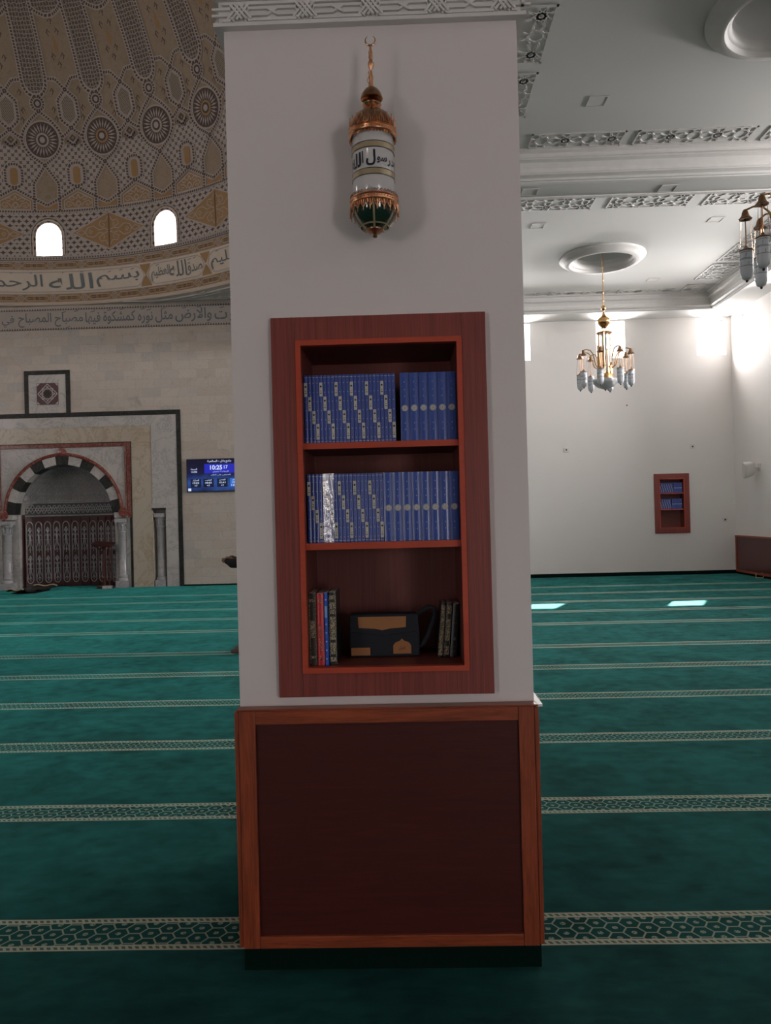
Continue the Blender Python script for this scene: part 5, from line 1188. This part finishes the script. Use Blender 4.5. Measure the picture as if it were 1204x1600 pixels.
# ------------------------------------------------------------------ ceiling roundels and chandeliers
for (mx_, my), lab in zip(MED, ('plaster ceiling roundel nearest the pillar, cut by the top of the picture', 'round plaster ceiling roundel above the hanging chandelier in full view')):
    mb = MB().lathe([(.80, ZC), (.80, ZC - .03), (.775, ZC - .055), (.74, ZC - .065), (.72, ZC - .095), (.67, ZC - .12), (.62, ZC - .12), (.60, ZC - .10), (.59, ZC - .075), (.565, ZC - .065), (.55, ZC - .04), (.55, ZC + .02)], (mx_, my, 0), 72)
    tag(mb.build('ceiling_roundel', M_plaster, origin=(mx_, my, ZC), smooth=True), lab, 'ceiling moulding', 'round ceiling mouldings')
def chandelier(x, y, dz, label, ph):
    ch = thing('chandelier', label, 'chandelier', (x, y, 6.70), 'chandeliers of the hall'); c = (x, y, dz)
    mb = MB().tube([(x, y, 6.69), (x, y, 5.44 + dz)], .009, 8)
    for z in (6.2, 5.95, 5.7, 5.55): mb.lathe([(.009, -.02), (.016, 0), (.009, .02)], (x, y, z + dz), 10)
    mb.lathe([(0, 6.70), (.06, 6.69), (.05, 6.66), (.015, 6.62)], (x, y, 0), 16)
    mb.build('rod', M_brass, ch, smooth=True)
    MB().lathe([(.006, 5.46), (.025, 5.452), (.042, 5.43), (.048, 5.405), (.042, 5.38), (.02, 5.36), (.014, 5.35), (.022, 5.30), (.05, 5.25), (.10, 5.21), (.122, 5.165), (.118, 5.12), (.09, 5.08), (.06, 5.05), (.055, 5.03)], c, 28).build('onion_finial', M_brass, ch, smooth=True)
    mb = MB().lathe([(.14, 4.94), (.15, 4.93), (.14, 4.92), (.05, 4.92), (.05, 4.94), (.14, 4.94)], c, 28)
    for k in range(6): a = PI / 3 * k; mb.tube([(x + .05 * math.cos(a), y + .05 * math.sin(a), 4.93 + dz), (x + .05 * math.cos(a), y + .05 * math.sin(a), 5.04 + dz)], .007, 6)
    mb.build('collar', M_brass, ch, smooth=True)
    MB().lathe([(.075, 4.14), (.075, 4.92)], c, 24).build('glass_shaft', M_crystal, ch, smooth=True)
    mb = MB()
    for k in range(12):
        a = 2 * PI * k / 12 + .2; top = 4.96 if k % 4 == 0 else 4.60 + .05 * (k % 3)
        mb.tube([(x + .125 * math.cos(a), y + .125 * math.sin(a), 4.13 + dz), (x + .125 * math.cos(a), y + .125 * math.sin(a), top + dz)], .014, 8)
    mb.build('brass_tubes', M_brass, ch, smooth=True)
    MB().lathe([(.13, 4.15), (.142, 4.14), (.138, 4.09), (.142, 4.04), (.15, 4.03), (0.0, 4.03)], c, 36).build('brass_drum', M_brass, ch, smooth=True)
    MB().lathe([(.15, 4.035), (.235, 4.035), (.240, 4.02), (.215, 3.96), (.15, 3.90), (.06, 3.865), (.02, 3.85)], c, 40).build('glass_bowl', M_frost, ch, smooth=True)
    MB().lathe([(.022, 3.855), (.016, 3.84), (.004, 3.825), (0, 3.81)], c, 12).build('bottom_finial', M_golddark, ch, smooth=True)
    for k in range(8):
        a = ph + 2 * PI * k / 8; ca, sa = math.cos(a), math.sin(a); R0 = .475
        q = lambda r, z: (x + r * ca, y + r * sa, z + dz)
        arm = MB().tube([q(.13, 4.25), q(.20, 4.30), q(.235, 4.42), q(.26, 4.52), q(.32, 4.585), q(.40, 4.60), q(R0, 4.575)], .010, 8).build('arm', M_brass, ch, smooth=True)
        lc = (x + R0 * ca, y + R0 * sa, dz)
        MB().lathe([(.006, 4.585), (.018, 4.580), (.030, 4.555), (.036, 4.525), (.055, 4.497), (.066, 4.490), (.062, 4.484), (.01, 4.49)], lc, 18).build('bell_cap', M_golddark, arm, smooth=True)
        mb = MB()
        for j in range(3):
            b = a + 2 * PI * j / 3 + .5; mb.tube([(lc[0] + .045 * math.cos(b), lc[1] + .045 * math.sin(b), 4.488 + dz), (lc[0] + .066 * math.cos(b), lc[1] + .066 * math.sin(b), 4.165 + dz)], .0022, 4)
        mb.tube([(lc[0], lc[1], 4.49 + dz), (lc[0], lc[1], 4.19 + dz)], .0065, 6); mb.lathe([(.006, 4.225), (.02, 4.205), (.035, 4.19), (.068, 4.178), (.070, 4.170), (.066, 4.165)], lc, 20); mb.build('hanger', M_golddark, arm, smooth=True)
        mb = MB().lathe([(.062, 4.17), (.064, 4.14), (.062, 3.98), (.058, 3.94), (.045, 3.90), (.022, 3.882), (.0, 3.878)], lc, 24)
        mb.build('glass_lamp', M_frost, arm, smooth=True)
        mb = MB()
        for z in (4.145, 4.085, 4.075, 4.01): mb.lathe([(.0642, z), (.0652, z + .002), (.0642, z + .006)], lc, 20)
        for j in range(6):
            b = 2 * PI * j / 6; mb.tube([(lc[0] + .0645 * math.cos(b), lc[1] + .0645 * math.sin(b), 4.10 + dz), (lc[0] + .0645 * math.cos(b + .12), lc[1] + .0645 * math.sin(b + .12), 4.135 + dz)], .003, 4)
            mb.tube([(lc[0] + .063 * math.cos(b + .4), lc[1] + .063 * math.sin(b + .4), 4.02 + dz), (lc[0] + .063 * math.cos(b + .45), lc[1] + .063 * math.sin(b + .45), 4.05 + dz)], .0025, 4)
        mb.build('etched_rings', M_etch, arm, smooth=True)
        MB().lathe([(.010, 3.884), (.014, 3.874), (.010, 3.862), (0, 3.856)], lc, 10).build('lamp_finial', M_black, arm, smooth=True)
chandelier(3.90, 14.77, 0.0, 'brass chandelier with frosted glass lamps hanging in full view before the far wall', R_(20))
chandelier(3.90, 7.54, -0.08, 'brass chandelier partly cut off by the right edge of the picture', R_(202))

# ------------------------------------------------------------------ small fittings
for x, y, z, lab in ((2.40, 9.125, ZC, 'square recessed downlight in the ceiling bay nearest the pillar'), (2.38, 13.04, ZC, 'square recessed downlight just left of the far ceiling roundel'), (5.35, 13.03, ZC, 'square recessed downlight right of the far ceiling roundel, near side'),
                     (5.37, 16.33, ZC, 'square recessed downlight closest to the far wall, beyond the roundel'), (3.79, 10.81, ZS, 'square downlight in the cross beam between the two ceiling bays'), (1.87, 10.78, ZS, 'square downlight in the cross beam, just beside the pillar')):
    d = thing('ceiling_downlight', lab, 'ceiling light', (x, y, z), 'square ceiling downlights'); w = .115; t = .016
    MB().box(x - w, x + w, y - w, y - w + t, z - .009, z).box(x - w, x + w, y + w - t, y + w, z - .009, z).box(x - w, x - w + t, y - w + t, y + w - t, z - .009, z).box(x + w - t, x + w, y - w + t, y + w - t, z - .009, z).build('frame', M_plaster, d)
    MB().box(x - w + t, x + w - t, y - w + t, y + w - t, z - .004, z - .001).build('diffuser', M_ceil, d)
for x, z, lab in ((3.85, 2.99, 'small square wall socket high on the far wall, nearest the pillar'), (6.79, 2.99, 'small square wall socket above the far bookcase'), (7.50, 1.26, 'small square wall socket between the far bookcase and the corner')):
    s = thing('wall_socket', lab, 'socket', (x, YB, z), 'wall sockets on the far wall')
    MB().box(x - .055, x + .055, YB - .012, YB - .0005, z - .05, z + .05).build('plate', M_gloss, s, bevel=.004); MB().lathe([(0, -.014), (.02, -.014), (.02, -.010)], (x, YB, z), 12, 0, 'y').build('outlet', M_black, s)
tag(MB().lathe([(0, -.03), (.012, -.028), (.012, -.001), (.02, 0)], (5.293, YB, 4.0), 10, 0, 'y').build('wall_hook', M_golddark, origin=(5.293, YB, 4.0)), 'tiny dark hook on the far wall below the chandelier', 'hook')

ww = thing('wall_wainscot', 'reddish wooden wainscot along the right wall, starting at the far corner', 'wainscot', (XR, 15, 0))
y0, y1 = 9.0, 18.165
MB().box(XR - .028, XR - .001, y0, y1, .065, .86).build('panel', M_panel, ww); MB().box(XR - .05, XR - .001, y0, y1, .86, .895).build('top_rail', M_railw, ww); MB().box(XR - .045, XR - .029, y0, y1, .05, .10).build('bottom_rail', M_railw, ww)
for y in (y1 - .05, 15.1, 12.0, 9.0): MB().box(XR - .045, XR - .029, y, y + .05, .10, .86).build('stile', M_railw, ww)
struct(MB().box(XR - .03, XR, YF, YB, 0, .05).build('baseboard_right', M_base))
mb = MB(); cy = 16.80; cx = XR - .10
mb.tube([(cx - .10, cy, .12), (cx - .10, cy, .012)], .008, 6).tube([(cx + .02, cy, .12), (cx + .06, cy, .10), (cx + .07, cy, .05), (cx + .05, cy, .012), (cx - .10, cy, .012)], .008, 6)
tag(mb.build('cable', M_cream, origin=(cx, cy, 0)), 'short pale cable loop on the carpet under the right wall wainscot', 'cable')

sp = thing('wall_speaker', 'off-white loudspeaker bracketed to the right wall above the wainscot', 'speaker', (XR, 17.0, 2.36))
mb = MB(); a = R_(100); cs, sn = math.cos(a), math.sin(a); o_ = Vector((7.55, 17.0, 2.365))
sec = []
for (d, sw, sh_) in ((-.11, .125, .165), (-.085, .14, .18), (.0, .135, .17), (.08, .11, .14), (.12, .06, .085)):
    r = []
    for k in range(24):
        t = 2 * PI * k / 24; e = 0.55; px = abs(math.cos(t)) ** e * (1 if math.cos(t) > 0 else -1) * sw; pz = abs(math.sin(t)) ** e * (1 if math.sin(t) > 0 else -1) * sh_
        r.append(o_ + Vector((px * cs - d * sn * -1, -px * sn + d * cs, pz + d * .22)))
    sec.append(r)
vs = [v for r in sec for v in r]; fs = [(j * 24 + i, j * 24 + (i + 1) % 24, (j + 1) * 24 + (i + 1) % 24, (j + 1) * 24 + i) for j in range(4) for i in range(24)] + [tuple(range(24)), tuple(range(4 * 24, 5 * 24))]
mb.add(vs, fs).build('cabinet', M_spk, sp, smooth=True)
r = [o_ + (v - o_) * .86 + Vector((-sn * .014, -cs * .014, 0)) for v in sec[0]]
MB().add(r, [tuple(range(24))]).build('grille', mat('grey_grille', (0.26, 0.25, 0.24), 0.7), sp)
MB().tube([o_ + Vector((.05, .0, 0)), Vector((XR - .03, 16.93, 2.40)), Vector((XR - .002, 16.93, 2.40))], .02, 8).box(XR - .015, XR - .001, 16.87, 16.99, 2.32, 2.48).build('bracket', M_spk, sp)
# ------------------------------------------------------------------ the person standing beyond the pillar
QX, QY = -1.835, 8.95
pw = lambda f, s, z: (QX - f, QY - s, z)             # f forward (towards the left wall), s to the person's left
def limb(mb, joints, n=14):
    """tapered limb through (f, s, z, radius) joints with round ends"""
    P = [Vector(pw(*j[:3])) for j in joints]; r = [j[3] for j in joints]; pts, rr = [], []
    for (a, ra), (b, rb) in zip(zip(P, r), zip(P[1:], r[1:])):
        for k in range(6): t = k / 6; pts.append(a.lerp(b, t)); rr.append(ra + (rb - ra) * t)
    pts.append(P[-1]); rr.append(r[-1]); mb.tube(pts, rr, n)
    for p, q in zip(P, r): ball(mb, p, (q, q, q))
def ball(mb, c, rad, n=14):
    pr = [(math.sin(PI * k / n), -math.cos(PI * k / n)) for k in range(n + 1)]; vs = []
    for r, z in pr:
        for i in range(2 * n): a = PI * i / n; vs.append((c[0] + rad[0] * r * math.cos(a), c[1] + rad[1] * r * math.sin(a), c[2] + rad[2] * z))
    m = 2 * n; mb.add(vs, [(j * m + i, j * m + (i + 1) % m, (j + 1) * m + (i + 1) % m, (j + 1) * m + i) for j in range(n) for i in range(m)])
def fuse(mb, name, m, parent, vox):
    o = mb.build(name, m, parent); r = o.modifiers.new('skin', 'REMESH'); r.mode = 'VOXEL'; r.voxel_size = vox; r.use_smooth_shade = True
    s = o.modifiers.new('smooth', 'SMOOTH'); s.factor = 0.5; s.iterations = 2
    return o
per = thing('person', 'person in black standing beyond the pillar, forearm held forward, mostly hidden', 'person', (QX, QY, 0))
mb = MB()
ball(mb, pw(0.01, 0, 1.61), (.095, .075, .115)); ball(mb, pw(.035, 0, 1.55), (.055, .052, .055)); limb(mb, ((-.01, 0, 1.56, .05), (-.02, 0, 1.42, .058)))
limb(mb, ((.098, 0, 1.625, .010), (.118, 0, 1.592, .014))); ball(mb, pw(.098, 0, 1.556), (.010, .024, .008)); 
for s_ in (1, -1): ball(mb, pw(-.005, s_ * .078, 1.60), (.018, .008, .030)); ball(mb, pw(.088, s_ * .030, 1.625), (.010, .016, .009)); ball(mb, pw(.085, s_ * .03, 1.647), (.014, .026, .008))
ball(mb, pw(0, 0, 1.28), (.105, .165, .20)); ball(mb, pw(.01, 0, 1.08), (.095, .145, .16)); ball(mb, pw(-.01, 0, .94), (.10, .165, .12))
for s_ in (1, -1):
    limb(mb, ((-.01, s_ * .09, .92, .088), (.01, s_ * .095, .50, .058), (-.015, s_ * .10, .30, .055), (-.02, s_ * .10, .09, .038)))
    limb(mb, ((-.045, s_ * .10, .035, .032), (.06, s_ * .105, .040, .034), (.165, s_ * .11, .026, .024)))
    limb(mb, ((-.02, s_ * .14, 1.38, .055), (-.02, s_ * .20, 1.36, .050), (-.03, s_ * .235, 1.10, .040), (.06, s_ * .20, 1.075, .036), (.175, s_ * .15, 1.085, .025)))
    # hand: palm, four fingers of different length, thumb off the side of the palm
    limb(mb, ((0.175, s_ * .15, 1.085, .024), (0.215, s_ * .145, 1.085, .024)))
    for d, l in ((.021, .052), (.007, .060), (-.007, .056), (-.020, .043)):
        limb(mb, ((.222, s_ * .145, 1.085 + d, .0088), (.222 + l * .5, s_ * .14, 1.083 + d * 1.1, .0082), (.222 + l * .85, s_ * .128, 1.080 + d * 1.1, .0070)), 8)
    limb(mb, ((0.185, s_ * .140, 1.105, .011), (0.210, s_ * .118, 1.120, .0092), (0.232, s_ * .108, 1.118, .0080)), 8)
fuse(mb, 'body', M_skin, per, .006)
mb = MB()
ball(mb, pw(0, 0, 1.28), (.122, .185, .215)); ball(mb, pw(.012, 0, 1.06), (.112, .165, .19)); ball(mb, pw(-.005, 0, .93), (.115, .178, .12)); limb(mb, ((-.015, 0, 1.40, .075), (-.015, 0, 1.46, .064)))
for s_ in (1, -1): limb(mb, ((-.02, s_ * .13, 1.37, .075), (-.02, s_ * .205, 1.355, .064), (-.03, s_ * .235, 1.10, .062), (.06, s_ * .205, 1.055, .062), (.14, s_ * .175, 1.050, .056), (.205, s_ * .153, 1.074, .036)))
fuse(mb, 'jacket', M_cloth, per, .009)
mb = MB(); ball(mb, pw(-.01, 0, .92), (.112, .175, .11))
for s_ in (1, -1): limb(mb, ((-.01, s_ * .09, .88, .10), (.01, s_ * .095, .50, .078), (-.02, s_ * .10, .10, .062)))
fuse(mb, 'trousers', M_cloth, per, .009)
for s_ in (1, -1):
    mb = MB(); limb(mb, ((-.03, s_ * .10, .11, .045), (-.045, s_ * .10, .042, .040), (.06, s_ * .105, .046, .040), (.17, s_ * .11, .033, .030))); fuse(mb, 'sock', M_sock, per, .007)
mb = MB(); ball(mb, pw(-.02, 0, 1.645), (.098, .084, .098)); ball(mb, pw(-.055, 0, 1.60), (.06, .074, .085)); fuse(mb, 'hair', M_hair, per, .008)
